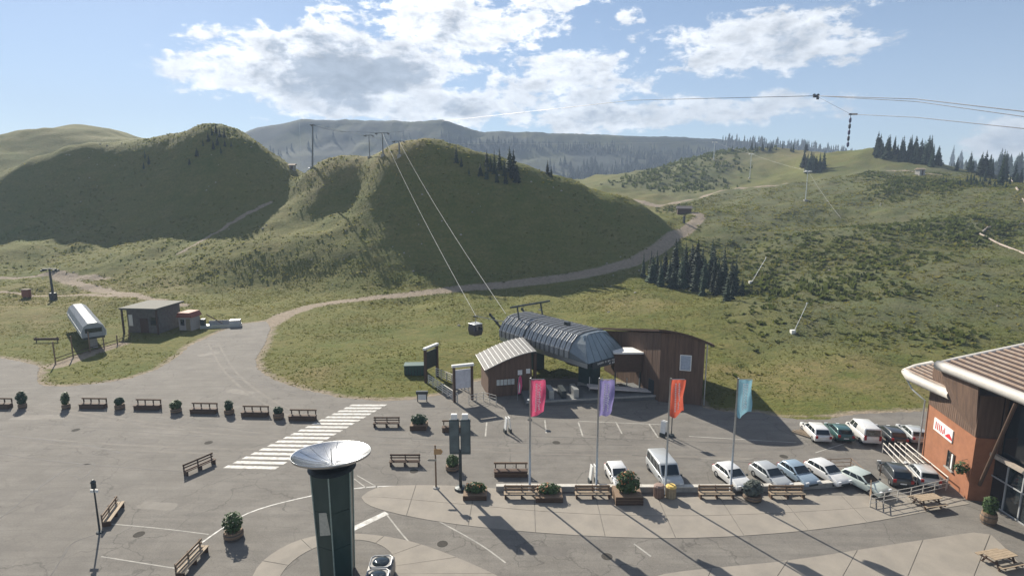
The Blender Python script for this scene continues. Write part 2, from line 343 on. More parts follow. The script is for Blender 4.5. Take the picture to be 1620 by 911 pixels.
def make_terrain():
    ny, nx = GX.shape
    v = np.c_[GX.ravel(), GY.ravel(), GZ.ravel()]
    a = (np.arange(ny-1)[:,None]*nx+np.arange(nx-1)[None,:]).ravel()
    f = np.c_[a, a+1, a+nx+1, a+nx]
    me = bpy.data.meshes.new('terrain'); me.vertices.add(len(v)); me.vertices.foreach_set('co', v.ravel())
    me.loops.add(f.size); me.loops.foreach_set('vertex_index', f.ravel().astype(np.int32)); me.polygons.add(len(f)); me.polygons.foreach_set('loop_start', np.arange(0, f.size, 4, dtype=np.int32))
    me.polygons.foreach_set('use_smooth', np.ones(len(f), bool)); me.update(calc_edges=True)
    x, y = GX.ravel(), GY.ravel()
    dirt = np.zeros(x.size)
    for poly, w in DIRT: dirt = np.maximum(dirt, 1-sst(w*.55, w*1.7, segdist(x, y, [PY(*p) for p in poly])))
    ed = segdist(x, y, ASPH[:-3]); dirt = np.maximum(dirt, .62*(1-sst(.3, 2.2, ed))*(y > 60))
    # wild scrubby slope on the right, smooth mown pasture elsewhere
    scr = sst(28, 50, x-(y-80)*.18)*sst(72, 95, y)*(1-sst(260, 330, y))
    knoll = [PY(*p)[:2] for p in ((1000,285,345),(1060,262,390),(1130,245,445),(1190,250,430),(1120,285,350),(1060,298,310))]
    scr = np.maximum(scr, .8*np.where(inpoly(x, y, knoll), 1, 1-sst(0, 45, segdist(x, y, knoll, True))))
    wood = np.maximum(1.0*sst(480, 640, y), sst(480, 640, y)*sst(-90, 60, x-(y-700)*.0+fbm(x, y, 120, 3, 5)*120))
    dry = np.zeros(x.size)
    for c in ((60,470,126,26),(0,500,108,22),(180,455,130,18),(1160,590,76,9),(1250,600,74,10),(1350,600,73,10),(1440,610,70,8),(1150,325,225,34),(1050,312,262,40),(1250,300,270,30),(640,255,188,14),(540,258,196,16),(1210,250,400,60),(480,600,74,7),(1000,480,118,10)):
        q = PY(*c[:3]); dry = np.maximum(dry, 1-sst(c[3]*.4, c[3]*1.15, np.hypot(x-q[0], y-q[1])))
    for nm, arr in (('dirt', dirt), ('scrub', scr), ('wood', wood), ('dry', dry)):
        at = me.attributes.new(nm, 'FLOAT', 'POINT'); at.data.foreach_set('value', arr.astype(np.float32))
    mt = bpy.data.materials.new('alpine_meadow'); mt.use_nodes = True; nt = mt.node_tree; N = nt.nodes; L = nt.links
    b = N['Principled BSDF']; b.inputs['Roughness'].default_value = .95; b.inputs['Specular IOR Level'].default_value = .15
    tc = N.new('ShaderNodeTexCoord')
    def noise(s, det=6, r=.6, st=None):
        n = N.new('ShaderNodeTexNoise'); n.inputs['Scale'].default_value = s; n.inputs['Detail'].default_value = det; n.inputs['Roughness'].default_value = r
        src = tc.outputs['Object']
        if st:
            mp = N.new('ShaderNodeMapping'); mp.inputs['Scale'].default_value = st; L.new(src, mp.inputs[0]); src = mp.outputs[0]
        L.new(src, n.inputs['Vector']); return n.outputs[0]
    def rng_(x, a, b_):
        n = N.new('ShaderNodeMapRange'); n.inputs[1].default_value = a; n.inputs[2].default_value = b_; L.new(x, n.inputs[0]); return n.outputs[0]
    def mix(fac, a, c):
        n = N.new('ShaderNodeMix'); n.data_type = 'RGBA'
        if isinstance(fac, float): n.inputs[0].default_value = fac
        else: L.new(fac, n.inputs[0])
        for k, q in ((6, a), (7, c)):
            if isinstance(q, tuple): n.inputs[k].default_value = (*q, 1)
            else: L.new(q, n.inputs[k])
        return n.outputs[2]
    def math_(op, a, c):
        n = N.new('ShaderNodeMath'); n.operation = op; n.use_clamp = True
        for k, q in ((0, a), (1, c)):
            if isinstance(q, (int, float)): n.inputs[k].default_value = q
            else: L.new(q, n.inputs[k])
        return n.outputs[0]
    def attr(nm):
        n = N.new('ShaderNodeAttribute'); n.attribute_name = nm; return n.outputs['Fac']
    big = rng_(noise(.022, 5), .36, .66); mid = rng_(noise(.16, 6, .65), .32, .68); fin = rng_(noise(1.3, 6, .7), .32, .68); str_ = rng_(noise(.5, 5, .65, (.25, 1.4, 1.4)), .38, .64)
    g1 = mix(big, (.085, .108, .020), (.138, .136, .026)); g2 = mix(mid, g1, (.175, .145, .048))
    g2 = mix(math_('MULTIPLY', big, .25), g2, (.21, .155, .06))
    g3 = mix(math_('MULTIPLY', fin, .7), g2, (.050, .072, .014)); g3 = mix(math_('MULTIPLY', str_, .4), g3, (.065, .086, .018))
    g3 = mix(math_('MULTIPLY', attr('dry'), math_('ADD', math_('MULTIPLY', mid, .7), .15)), g3, mix(fin, (.20, .155, .07), (.13, .115, .045)))
    sc = mix(fin, (.048, .068, .024), (.095, .108, .042)); sc = mix(math_('MULTIPLY', mid, .6), sc, (.115, .100, .055))
    g4 = mix(math_('MULTIPLY', attr('scrub'), math_('ADD', rng_(noise(.12, 5), .3, .6), .3)), g3, sc)
    g5 = mix(math_('MULTIPLY', attr('wood'), math_('ADD', rng_(noise(.012, 7, .7), .35, .65), .35)), g4, (.022, .032, .028))
    dm = math_('MULTIPLY', rng_(math_('ADD', attr('dirt'), math_('MULTIPLY', math_('SUBTRACT', noise(.9, 5), .5), 1.1)), .3, .62), 1.)
    g6 = mix(dm, g5, mix(fin, (.19, .155, .115), (.29, .24, .185)))
    L.new(g6, b.inputs['Base Color'])
    bp = N.new('ShaderNodeBump'); bp.inputs['Distance'].default_value = .55; bp.inputs['Strength'].default_value = .9
    L.new(math_('ADD', math_('MULTIPLY', noise(.9, 6, .7), .8), math_('MULTIPLY', noise(3.2, 4), .25)), bp.inputs['Height']); L.new(bp.outputs[0], b.inputs['Normal'])
    o = bpy.data.objects.new('terrain', me); COL.objects.link(o); me.materials.append(mt); tag(o, kind='structure'); return o
make_terrain()

# ------------------------------------------------------------------ asphalt, paving, markings
def fill_poly(name, poly, z, m, parent=None, kind=None, thick=0):
    import bmesh
    bm = bmesh.new(); vs = [bm.verts.new((p[0], p[1], z)) for p in poly]
    es = [bm.edges.new((vs[i], vs[(i+1) % len(vs)])) for i in range(len(vs))]
    bmesh.ops.triangle_fill(bm, use_beauty=True, edges=es, normal=(0, 0, 1))
    for f in bm.faces:
        if f.normal.z < 0: f.normal_flip()
    me = bpy.data.meshes.new(name); bm.to_mesh(me); bm.free(); me.materials.append(m)
    o = bpy.data.objects.new(name, me); COL.objects.link(o)
    if parent: o.parent = parent
    if kind: o['kind'] = kind
    return o
def smooth_poly(pts, it=2, closed=True):
    for _ in range(it):
        q = []; n = len(pts)
        for i in range(n if closed else n-1):
            a, b = pts[i], pts[(i+1) % n]
            q += [(a[0]*.75+b[0]*.25, a[1]*.75+b[1]*.25), (a[0]*.25+b[0]*.75, a[1]*.25+b[1]*.75)]
        pts = q if closed else [pts[0]]+q+[pts[-1]]
    return pts
def jitter(pts, amp, step=.5):
    out = []; n = len(pts); rd = random.Random(3)
    for i in range(n):
        a, b = pts[i], pts[(i+1) % n]; L_ = math.hypot(b[0]-a[0], b[1]-a[1]); k = max(1, int(L_/step)) if (a[1] > 55 and b[1] > 55) else 1
        for j in range(k):
            t = j/k; w = amp if k > 1 else 0
            out.append((a[0]+(b[0]-a[0])*t+rd.uniform(-w, w), a[1]+(b[1]-a[1])*t+rd.uniform(-w, w)))
    return out
def asphalt_mat():
    mt = mat('worn_asphalt', (.128, .119, .107), .92, scale=.35, col2=(.185, .173, .155), bump=.004, bscale=18, spec=.3)
    N = mt.node_tree.nodes; L = mt.node_tree.links; b = N['Principled BSDF']
    src = b.inputs['Base Color'].links[0].from_socket
    tc = N.new('ShaderNodeTexCoord'); mp = N.new('ShaderNodeMapping'); mp.inputs['Scale'].default_value = (.12, 1.3, 1); mp.inputs['Rotation'].default_value = (0, 0, R(4)); L.new(tc.outputs['Object'], mp.inputs[0])
    n = N.new('ShaderNodeTexNoise'); n.inputs['Scale'].default_value = 1.; n.inputs['Detail'].default_value = 9; n.inputs['Roughness'].default_value = .72; L.new(mp.outputs[0], n.inputs['Vector'])
    r = N.new('ShaderNodeMapRange'); r.inputs[1].default_value = .44; r.inputs[2].default_value = .62; r.inputs[3].default_value = 0; r.inputs[4].default_value = .5; L.new(n.outputs[0], r.inputs[0])
    m1 = N.new('ShaderNodeMix'); m1.data_type = 'RGBA'; L.new(r.outputs[0], m1.inputs[0]); L.new(src, m1.inputs[6]); m1.inputs[7].default_value = (.105, .099, .091, 1)
    n2 = N.new('ShaderNodeTexNoise'); n2.inputs['Scale'].default_value = 9; n2.inputs['Detail'].default_value = 6; n2.inputs['Roughness'].default_value = .8; L.new(tc.outputs['Object'], n2.inputs['Vector'])
    r2 = N.new('ShaderNodeMapRange'); r2.inputs[1].default_value = .35; r2.inputs[2].default_value = .7; r2.inputs[3].default_value = .8; r2.inputs[4].default_value = 1.2; L.new(n2.outputs[0], r2.inputs[0])
    m2 = N.new('ShaderNodeMix'); m2.data_type = 'RGBA'; m2.blend_type = 'MULTIPLY'; m2.inputs[0].default_value = 1; L.new(m1.outputs[2], m2.inputs[6]); L.new(r2.outputs[0], m2.inputs[7])
    def crack(scale, wid, strength, src_):
        d1 = N.new('ShaderNodeTexNoise'); d1.inputs['Scale'].default_value = scale*2.5; d1.inputs['Detail'].default_value = 5; L.new(tc.outputs['Object'], d1.inputs['Vector'])
        mv = N.new('ShaderNodeVectorMath'); mv.operation = 'MULTIPLY_ADD'; L.new(d1.outputs['Color'], mv.inputs[0]); mv.inputs[1].default_value = (.9/scale*.6,)*3; L.new(tc.outputs['Object'], mv.inputs[2])
        vo = N.new('ShaderNodeTexVoronoi'); vo.feature = 'DISTANCE_TO_EDGE'; vo.inputs['Scale'].default_value = scale; L.new(mv.outputs[0], vo.inputs['Vector'])
        mr = N.new('ShaderNodeMapRange'); mr.inputs[1].default_value = 0; mr.inputs[2].default_value = wid*scale; mr.inputs[3].default_value = strength; mr.inputs[4].default_value = 0; L.new(vo.outputs['Distance'], mr.inputs[0])
        mm = N.new('ShaderNodeMix'); mm.data_type = 'RGBA'; L.new(mr.outputs[0], mm.inputs[0]); L.new(src_, mm.inputs[6]); mm.inputs[7].default_value = (.05, .047, .043, 1); return mm.outputs[2]
    fin_ = crack(.11, .07, .55, crack(.33, .035, .3, m2.outputs[2]))
    L.new(fin_, b.inputs['Base Color']); return mt
M_ASPH = asphalt_mat()
M_BEIGE = mat('beige_concrete', (.195, .178, .155), .9, scale=.5, col2=(.26, .235, .2), bump=.004, bscale=14)
M_LINE = mat('road_paint', (.28, .27, .25), .8, scale=2.2, col2=(.68, .67, .64))
M_LINEW = mat('worn_road_paint', (.2, .195, .18), .85, scale=1.2, col2=(.4, .385, .35))
M_SEAM = mat('tar_seam', (.055, .053, .05), .8, scale=2, col2=(.085, .08, .075))
asphalt = fill_poly('asphalt', jitter(ASPH, .16), .012, M_ASPH, kind='structure')
def strip(name, pix, w, z, m, parent, smooth=0, jit=0):
    pts = [P(*p) for p in pix]
    if smooth: pts = smooth_poly(pts, smooth, False)
    rd = random.Random(len(pix)); l = []; r = []
    for i, p in enumerate(pts):
        a = pts[max(i-1, 0)]; b = pts[min(i+1, len(pts)-1)]; dx, dy = b[0]-a[0], b[1]-a[1]; q = math.hypot(dx, dy) or 1; ww = w/2*(1+rd.uniform(-jit, jit))
        l.append((p[0]-dy/q*ww, p[1]+dx/q*ww, z)); r.append((p[0]+dy/q*ww, p[1]-dx/q*ww, z))
    n = len(pts); mb = MB(); mb.add(l+r, [(i, i+n, i+1+n, i+1) for i in range(n-1)]); return mb.build(name, m, parent)
# dark tar seams and tyre-worn bands
for pix, w in (([(0,820),(60,772),(110,737),(150,733)], .22), ([(0,718),(80,729),(170,737),(290,746)], .16), ([(150,738),(130,760),(118,752)], .14), ([(80,911),(100,880),(112,858),(150,846)], .15),
               ([(0,688),(120,700),(190,716)], .22), ([(240,660),(330,672),(400,682)], .12), ([(60,668),(200,682),(320,690)], .12), ([(300,640),(380,652),(480,665)], .1), ([(350,590),(400,604),(470,622)], .14),
               ([(580,690),(760,700),(1000,704)], .1), ([(840,690),(1060,697),(1240,704)], .12), ([(1000,720),(1250,735)], .1)):
    strip('tar_seam', pix, w, .016, M_SEAM, asphalt, 2, .5)
M_PATCH = mat('asphalt_patch', (.095, .088, .08), .9, scale=1.5, col2=(.14, .13, .118), bump=.004)
M_PATCHL = mat('asphalt_patch_pale', (.150, .138, .122), .92, scale=1.2, col2=(.20, .187, .166), bump=.004)
for cx_, cy_, w_, d_, a_, m_ in ((210,700,5,1.2,8,M_PATCH),(90,790,2.2,3.2,20,M_PATCH),(480,690,1.6,1.0,0,M_PATCH),(900,718,7,.9,2,M_PATCH),(560,740,1.2,1.6,10,M_PATCH),(250,800,3.2,1.1,-8,M_PATCHL),(1150,725,5,.8,3,M_PATCHL),(380,620,4,1.3,-20,M_PATCHL),(60,660,6,1.4,3,M_PATCHL),(860,870,3.5,1.0,-10,M_PATCH),(1330,725,3,1.2,10,M_PATCH),(330,560,3,1.6,40,M_PATCHL)):
    x_, y_ = P(cx_, cy_); rdp = random.Random(cx_); c_, s_ = math.cos(R(a_)), math.sin(R(a_)); pl_ = []
    for k in range(28):
        q = k/28*6.283; u_ = max(-1, min(1, 1.25*math.cos(q)))*w_*rdp.uniform(.9, 1.05)/2; v_ = max(-1, min(1, 1.25*math.sin(q)))*d_*rdp.uniform(.88, 1.08)/2; pl_.append((x_+u_*c_-v_*s_, y_+u_*s_+v_*c_))
    fill_poly('repair_patch', pl_, .0145, m_, asphalt)
for cx_, cy_ in ((330,700),(655,745),(505,705),(220,845),(880,700),(1240,722),(700,860),(960,880),(120,680)):
    x_, y_ = P(cx_, cy_); o_ = MB().lathe([(0, .018), (.30, .018), (.31, .0225), (.38, .0225), (.39, .0165)], 18, x_, y_).build('manhole_cover', mat('cast_iron', (.06, .056, .05), .95, 0, scale=12, spec=.1), asphalt)
for pix in ([(20,690),(200,705),(420,712),(560,706)],[(24,698),(200,713),(420,720),(560,714)],[(600,700),(900,712),(1250,716)],[(600,707),(900,720),(1250,724)],[(330,545),(360,600),(450,660),(560,690)],[(345,543),(376,598),(462,654),(575,684)],[(60,640),(250,672),(480,690)],[(62,646),(250,679),(480,697)]):
    strip('tyre_track', pix, .32, .0155, mat('tyre_worn', (.118, .109, .097), .9, scale=.8, col2=(.175, .16, .14)), asphalt, 2, .25)
# the concrete forecourt in slabs
paving = empty('plaza_paving', (0, 0, 0)); paving['kind'] = 'structure'
top = smooth_poly([P(*p) for p in ((572,786),(590,771),(640,767),(735,768),(900,783),(1100,786),(1300,784),(1420,784),(1500,783),(1532,796))], 2, False)
bot = smooth_poly([P(*p) for p in ((572,787),(580,800),(640,816),(735,832),(900,847),(1080,853),(1250,843),(1380,826),(1480,806),(1534,797))], 2, False)
def along(pl, t):
    Ls = [math.hypot(pl[i+1][0]-pl[i][0], pl[i+1][1]-pl[i][1]) for i in range(len(pl)-1)]; s = t*sum(Ls)
    for i, q in enumerate(Ls):
        if s <= q or i == len(Ls)-1: k = min(1, s/q); return (pl[i][0]+(pl[i+1][0]-pl[i][0])*k, pl[i][1]+(pl[i+1][1]-pl[i][1])*k)
        s -= q
NS = 10
for i in range(NS):
    t0, t1 = i/NS+.0006, (i+1)/NS-.0006
    for lo, hi in ((0, .5), (.5, 1)):
        ring = []
        for k in range(7):
            t = t0+(t1-t0)*k/6; a = along(top, t); b = along(bot, t); w = lo+.003 if lo else lo; ring.append((a[0]+(b[0]-a[0])*w, a[1]+(b[1]-a[1])*w))
        for k in range(6, -1, -1):
            t = t0+(t1-t0)*k/6; a = along(top, t); b = along(bot, t); w = hi-.003 if hi < 1 else hi; ring.append((a[0]+(b[0]-a[0])*w, a[1]+(b[1]-a[1])*w))
        MB().prism(ring, .013, .035).build('slab', M_BEIGE, paving)
lowa = [P(*p) for p in ((1010,925),(1040,905),(1130,897),(1250,886),(1400,862),(1480,850),(1560,838),(1585,862),(1612,890),(1640,925))]
c2 = [P(*p) for p in ((1010,926),(1130,926),(1250,926),(1400,926),(1520,926),(1640,926))]
e2 = smooth_poly([P(*p) for p in ((1010,924),(1040,908),(1130,898),(1250,887),(1400,863),(1480,851),(1560,839),(1590,866),(1612,890),(1640,924))], 1, False)
for i in range(6):
    t0, t1 = i/6+.001, (i+1)/6-.001
    ring = [along(c2, t0+(t1-t0)*k/3) for k in range(4)]+[along(e2, t0+(t1-t0)*k/5) for k in range(5, -1, -1)]
    MB().prism(ring, .013, .035).build('slab', M_BEIGE, paving)
ringo = smooth_poly([P(*p) for p in ((392,935),(403,900),(425,878),(470,853),(530,842),(600,846),(660,858),(720,880),(790,911),(835,940))], 2, False)
COLC = P(535, 908)
for i in range(8):
    t0, t1 = i/8+.001, (i+1)/8-.001; pts = [along(ringo, t0+(t1-t0)*k/4) for k in range(5)]
    inn = []
    for p in reversed(pts):
        dx, dy = p[0]-COLC[0], p[1]-COLC[1]; q = math.hypot(dx, dy); inn.append((COLC[0]+dx/q*3.75, COLC[1]+dy/q*3.75))
    MB().prism(pts+inn, .013, .033).build('slab', M_BEIGE, paving)
# zebra crossing, 18 stripes
zebra = empty('zebra_crossing', (0, 0, 0)); zebra['kind'] = 'structure'
l0, l1, r0, r1 = P(355,738), P(553,641), P(437,740), P(609,641)
lerp = lambda a, b, t: (a[0]+(b[0]-a[0])*t, a[1]+(b[1]-a[1])*t)
for i in range(18):
    t = i/17; a = lerp(l0, l1, t); b = lerp(r0, r1, t); e = .25
    MB().add([(a[0], a[1]-e, .019), (b[0], b[1]-e, .019), (b[0]+.2, b[1]+e, .019), (a[0]+.2, a[1]+e, .019)], [(0,1,2,3)]).build('stripe', M_LINE, zebra)
mk = empty('road_markings', (0, 0, 0)); mk['kind'] = 'structure'
for pix, w, m_ in (([(530,850),(612,811)], .55, M_LINE), ([(300,872),(350,836),(395,808),(480,786),(570,770),(650,768)], .14, M_LINE), ([(170,828),(260,836),(330,845)], .1, M_LINEW), ([(160,880),(260,896),(300,902)], .1, M_LINEW),
                   ([(612,814),(640,850),(660,870)], .12, M_LINEW), ([(690,822),(760,860),(800,890)], .12, M_LINEW), ([(565,752),(600,772)], .1, M_LINEW), ([(560,757),(580,772)], .1, M_LINEW),
                   ([(915,668),(922,690)], .16, M_LINEW), ([(974,667),(984,686)], .16, M_LINEW), ([(1027,671),(1041,692)], .16, M_LINEW), ([(862,664),(864,685)], .16, M_LINEW), ([(770,668),(768,690)], .16, M_LINEW),
                   ([(1090,690),(1260,700)], .12, M_LINEW), ([(915,666),(1060,672)], .12, M_LINEW), ([(1290,716),(1340,700)], .12, M_LINEW), ([(1030,880),(1003,860)], .14, M_LINEW)):
    strip('painted_line', pix, w, .020, m_, mk, 2 if len(pix) > 2 else 0)
# ================================================================== THINGS
def g3(px, py, z=0.): x, y = P(px, py); return (x, y, z)
# ------------------------------------------------------------------ conifers
def conifer_meshes(seed, h=10., rad=2.1, whorls=17):
    rd = random.Random(seed); mb = MB(); tk = MB()
    tk.tube([(0, 0, -.6), (0, 0, h*.5), (0, 0, h*.97)], .16*h/10+.05, 6, .02)
    for i in range(whorls):
        t = i/(whorls-1); z = h*(.07+.91*t); r = rad*(1-t)**.82*rd.uniform(.8, 1.15)+.12; nb = 10 if t < .7 else 7
        for k in range(nb):
            a = 6.283*(k+rd.uniform(-.35, .35))/nb+i*.7; rr = r*rd.uniform(.65, 1.18); dr = -rr*rd.uniform(.15, .42); c, s = math.cos(a), math.sin(a); w = rr*rd.uniform(.26, .4)+.05
            zz = z+rd.uniform(-.2, .2)*h/10
            b0 = Vector((0, 0, zz+.12*h/10)); tip = Vector((c*rr, s*rr, zz+dr)); midp = b0.lerp(tip, .6); sd = Vector((-s, c, 0))*w; dn = Vector((0, 0, -.16*rr-.1))
            mb.add([b0, midp+sd+dn*.6, tip, midp-sd+dn*.6, midp+dn*2.2], [(0, 1, 2), (0, 2, 3), (0, 4, 2)])
    mb.add([(-.1, 0, h*.93), (.1, 0, h*.93), (0, 0, h*1.04), (0, .1, h*.93)], [(0, 1, 2), (0, 3, 2)])
    return tk.mesh('trunk'), mb.mesh('crown')
M_FIR = mat('conifer_needles', (.012, .026, .017), .7, scale=1.3, col2=(.030, .055, .028), spec=.2)
_n = M_FIR.node_tree; _oi = _n.nodes.new('ShaderNodeObjectInfo'); _hs = _n.nodes.new('ShaderNodeHueSaturation'); _mr = _n.nodes.new('ShaderNodeMapRange'); _mr.inputs[3].default_value = .6; _mr.inputs[4].default_value = 1.7
_bs = _n.nodes['Principled BSDF']; _src = _bs.inputs['Base Color'].links[0].from_socket; _n.links.new(_oi.outputs['Random'], _mr.inputs[0]); _n.links.new(_mr.outputs[0], _hs.inputs['Value']); _n.links.new(_src, _hs.inputs['Color']); _n.links.new(_hs.outputs[0], _bs.inputs['Base Color'])
M_BARK = mat('conifer_bark', (.05, .035, .025), .9, scale=4)
FIR = []
for sd, hh, rr in ((1, 10, 1.9), (2, 10, 1.5), (3, 10, 2.3), (4, 10, 1.75), (5, 10, 1.3)):
    a, b = conifer_meshes(sd, hh, rr); a.materials.append(M_BARK); b.materials.append(M_FIR); FIR.append((a, b))
def fir(loc, h, label, group, k=None):
    k = random.randrange(5) if k is None else k
    e = empty('conifer_tree', loc, random.uniform(0, 6.28), label, 'tree', group); s = h/10; w = s*random.uniform(.85, 1.15); e.scale = (w, w, s)
    for nm, me in zip(('trunk', 'crown'), FIR[k]):
        o = bpy.data.objects.new(nm, me); COL.objects.link(o); o.parent = e
def fir_px(px, py, hpx, label, group):
    g = G(px, py)
    if g is None: return
    h = hpx/FPX*(g[1]*CP+(CAMH-g[2])*SP)*random.choice((.7, .85, .95, 1., 1.08, 1.15))
    fir(g, h, label, group)
# clump in the gully below the track
rd = random.Random(11)
LB, GR = 'dark conifer in the dense clump on the slope below the dirt track', 'conifers in the clump below the track'
for px, py, hp in ((1018,438,36),(1030,432,38),(1042,440,45),(1050,432,42),(1058,446,52),(1066,436,48),(1075,448,60),(1080,436,56),(1088,450,66),(1094,440,62),(1100,452,70),(1108,440,66),(1114,456,70),(1122,444,62),
                   (1128,458,66),(1136,448,58),(1142,462,60),(1150,452,56),(1156,466,56),(1163,458,52),(1170,470,48),(1034,450,34),(1062,458,40),(1096,464,44),(1130,470,44),(1158,476,40),(1046,454,36),(1112,470,42),(1145,474,40),(1038,446,40),(1070,452,50),(1084,458,52),(1104,448,64),(1118,450,64),(1132,452,60),(1149,460,54),(1166,466,50),(1026,446,34),(1054,440,44),(1090,446,60),(1124,464,50),(1138,456,58)):
    fir_px(px+rd.uniform(-6, 6), py+rd.uniform(-3, 3), hp*rd.choice((.7, .9, 1., 1.1)), LB, GR)
LB, GR = 'tall conifer standing in the belt along the grassy ridge', 'conifers along the ridge crest'
for i in range(74):
    t = rd.random(); px = 1385+t*160+rd.uniform(-6, 6); base = 238+(px-1385)*.16+rd.uniform(-3, 12)
    fir_px(px, base, rd.uniform(20, 36)*(1.1-abs(t-.45)*.5), LB, GR)
LB, GR = 'conifer in the row behind the terracotta building, below the ridge', 'conifers above the right slope'
for i in range(34):
    px = 1545+rd.random()*110; fir_px(px, 277+rd.uniform(-4, 16), rd.uniform(24, 44), LB, GR)
for i in range(26):
    px = 1490+rd.random()*125; fir_px(px, 290+rd.uniform(-6, 8), rd.uniform(8, 17), 'young conifer on the open ground in front of the ridge belt', 'young conifers below the ridge')
LB, GR = 'conifer in the compact square copse beside the ridge pasture', 'conifers of the square copse'
for i in range(20): fir_px(1270+rd.random()*34, 262+rd.random()*12, rd.uniform(20, 27), LB, GR)
LB, GR = 'conifer on the shaded top of the grassy mound', 'conifers on the mound'
for px, py, hp in ((722,262,18),(730,268,14),(770,266,18),(776,272,24),(782,276,26),(790,272,22),(798,280,26),(806,276,24),(812,284,26),(786,290,22),(818,290,18),(770,284,18),(800,294,18),(760,280,14),(742,276,12)): fir_px(px, py, hp*1.45, LB, GR)
LB, GR = 'conifer on the shoulder of the shaded hill', 'conifers on the shaded hill'
for px, py, hp in ((336,218,17),(342,214,18),(348,220,16),(355,219,14),(330,226,16),(344,230,18),(356,232,15),(366,232,12),(322,236,14),(338,240,16),(350,246,14),(230,252,18),(236,262,18),(228,270,16),(312,250,12),(300,262,12)): fir_px(px, py, hp, LB, GR)
LB, GR = 'small conifer at the foot of the far wooded mountain', 'conifers at the mountain foot'
for i in range(30): fir_px(862+rd.random()*90, 268+rd.uniform(-8, 14), rd.uniform(12, 20), LB, GR)
for i in range(26): fir_px(1135+rd.random()*150, 236+rd.uniform(-2, 6), rd.uniform(9, 16), 'conifer in the tree line behind the pasture lift', 'conifers of the back tree line')
# the far wood as one mass
def far_wood():
    v = []; f = []
    n = 0
    while n < 5200:
        x, y = rng.uniform(-420, 620), rng.uniform(500, 1010)
        if x < -60+(y-500)*-.1 and rng.random() > .12: continue
        if fbm(np.array([x]), np.array([y]), 120, 3, 5)[0] < -.18 and y < 900: continue
        if y > 955 and x/y < .36: continue
        if y > 620 and x/y < .36 and fbm(np.array([x*.6]), np.array([y*2.2]), 150, 3, 41)[0] < .02: continue
        z = hz(x, y); h = rng.uniform(6, 14); r = h*rng.uniform(.16, .24); o = len(v); k = 5; a0 = rng.uniform(0, 6)
        for rr, zz in ((r, h*.06), (r*.62, h*.5)):
            for j in range(k): v.append((x+rr*math.cos(a0+6.283*j/k)*rng.uniform(.8, 1.2), y+rr*math.sin(a0+6.283*j/k), z+zz))
        v.append((x, y, z+h)); v.append((x, y, z+h*.62))
        for j in range(k):
            f.append((o+j, o+(j+1) % k, o+2*k+1)); f.append((o+k+j, o+k+(j+1) % k, o+2*k))
        n += 1
    me = bpy.data.meshes.new('far_wood'); me.from_pydata(v, [], f); me.materials.append(M_FIR)
    o = bpy.data.objects.new('far_wood', me); COL.objects.link(o); tag(o, 'dark conifer wood covering the hazy far mountain', 'wood', kind='stuff')
far_wood()
# ------------------------------------------------------------------ scrub and grass tussocks
def blades(name, pts, hs, ws, nb, m, label, cat, droop=.5):
    n = len(pts); N_ = n*nb
    c = np.repeat(pts, nb, 0); h = np.repeat(hs, nb)*rng.uniform(.6, 1.2, N_); w = np.repeat(ws, nb)
    a = rng.uniform(0, 6.283, N_); rr = w*rng.uniform(.2, 1., N_); bx = c[:,0]+np.cos(a)*rr*.5; by = c[:,1]+np.sin(a)*rr*.5
    tw = a+1.57+rng.uniform(-.5, .5, N_); hw = w*rng.uniform(.25, .5, N_)
    p0 = np.c_[bx-np.cos(tw)*hw, by-np.sin(tw)*hw, c[:,2]-.08]; p1 = np.c_[bx+np.cos(tw)*hw, by+np.sin(tw)*hw, c[:,2]-.08]
    p2 = np.c_[bx+np.cos(a)*rr*droop+np.cos(tw)*hw*.6, by+np.sin(a)*rr*droop+np.sin(tw)*hw*.6, c[:,2]+h]; p3 = np.c_[bx+np.cos(a)*rr*droop-np.cos(tw)*hw*.6, by+np.sin(a)*rr*droop-np.sin(tw)*hw*.6, c[:,2]+h*rng.uniform(.7, 1, N_)]
    v = np.stack([p0, p1, p2, p3], 1).reshape(-1, 3); f = np.arange(len(v)).reshape(-1, 4)
    me = bpy.data.meshes.new(name); me.vertices.add(len(v)); me.vertices.foreach_set('co', v.ravel()); me.loops.add(f.size); me.loops.foreach_set('vertex_index', f.ravel().astype(np.int32))
    me.polygons.add(len(f)); me.polygons.foreach_set('loop_start', np.arange(0, f.size, 4, dtype=np.int32)); me.update(calc_edges=True); me.materials.append(m)
    o = bpy.data.objects.new(name, me); COL.objects.link(o); tag(o, label, cat, kind='stuff')
def hzv(x, y):
    i = np.clip(np.searchsorted(AX, x)-1, 0, len(AX)-2); j = np.clip(np.searchsorted(AY, y)-1, 0, len(AY)-2)
    fx = (x-AX[i])/(AX[i+1]-AX[i]); fy = (y-AY[j])/(AY[j+1]-AY[j])
    return (GZ[j,i]*(1-fx)+GZ[j,i+1]*fx)*(1-fy)+(GZ[j+1,i]*(1-fx)+GZ[j+1,i+1]*fx)*fy
def scatter(n, x0, x1, y0, y1, keep):
    x = rng.uniform(x0, x1, n); y = np.sqrt(rng.uniform(y0*y0, y1*y1, n)); k = keep(x, y); x, y = x[k], y[k]
    k = ~inpoly(x, y, ASPH) & (segdist(x, y, ASPH, True) > .35)
    for poly, w in DIRT: k &= segdist(x, y, [PY(*p) for p in poly]) > w*.9
    x, y = x[k], y[k]; return np.c_[x, y, hzv(x, y)]
M_SCRUB = mat('juniper_scrub', (.050, .072, .018), .8, scale=.35, col2=(.12, .135, .035), spec=.15, trans=.45)
M_TUSS = mat('meadow_grass', (.10, .125, .022), .85, scale=.12, col2=(.20, .175, .05), spec=.15, trans=.55)
p = scatter(26000, 30, 210, 76, 260, lambda x, y: ((x-(y-80)*.18) > 34+rng.uniform(-6, 14, x.size)) & (fbm(x, y, 12, 4, 9)+rng.uniform(-.35, .35, x.size) > -.1))
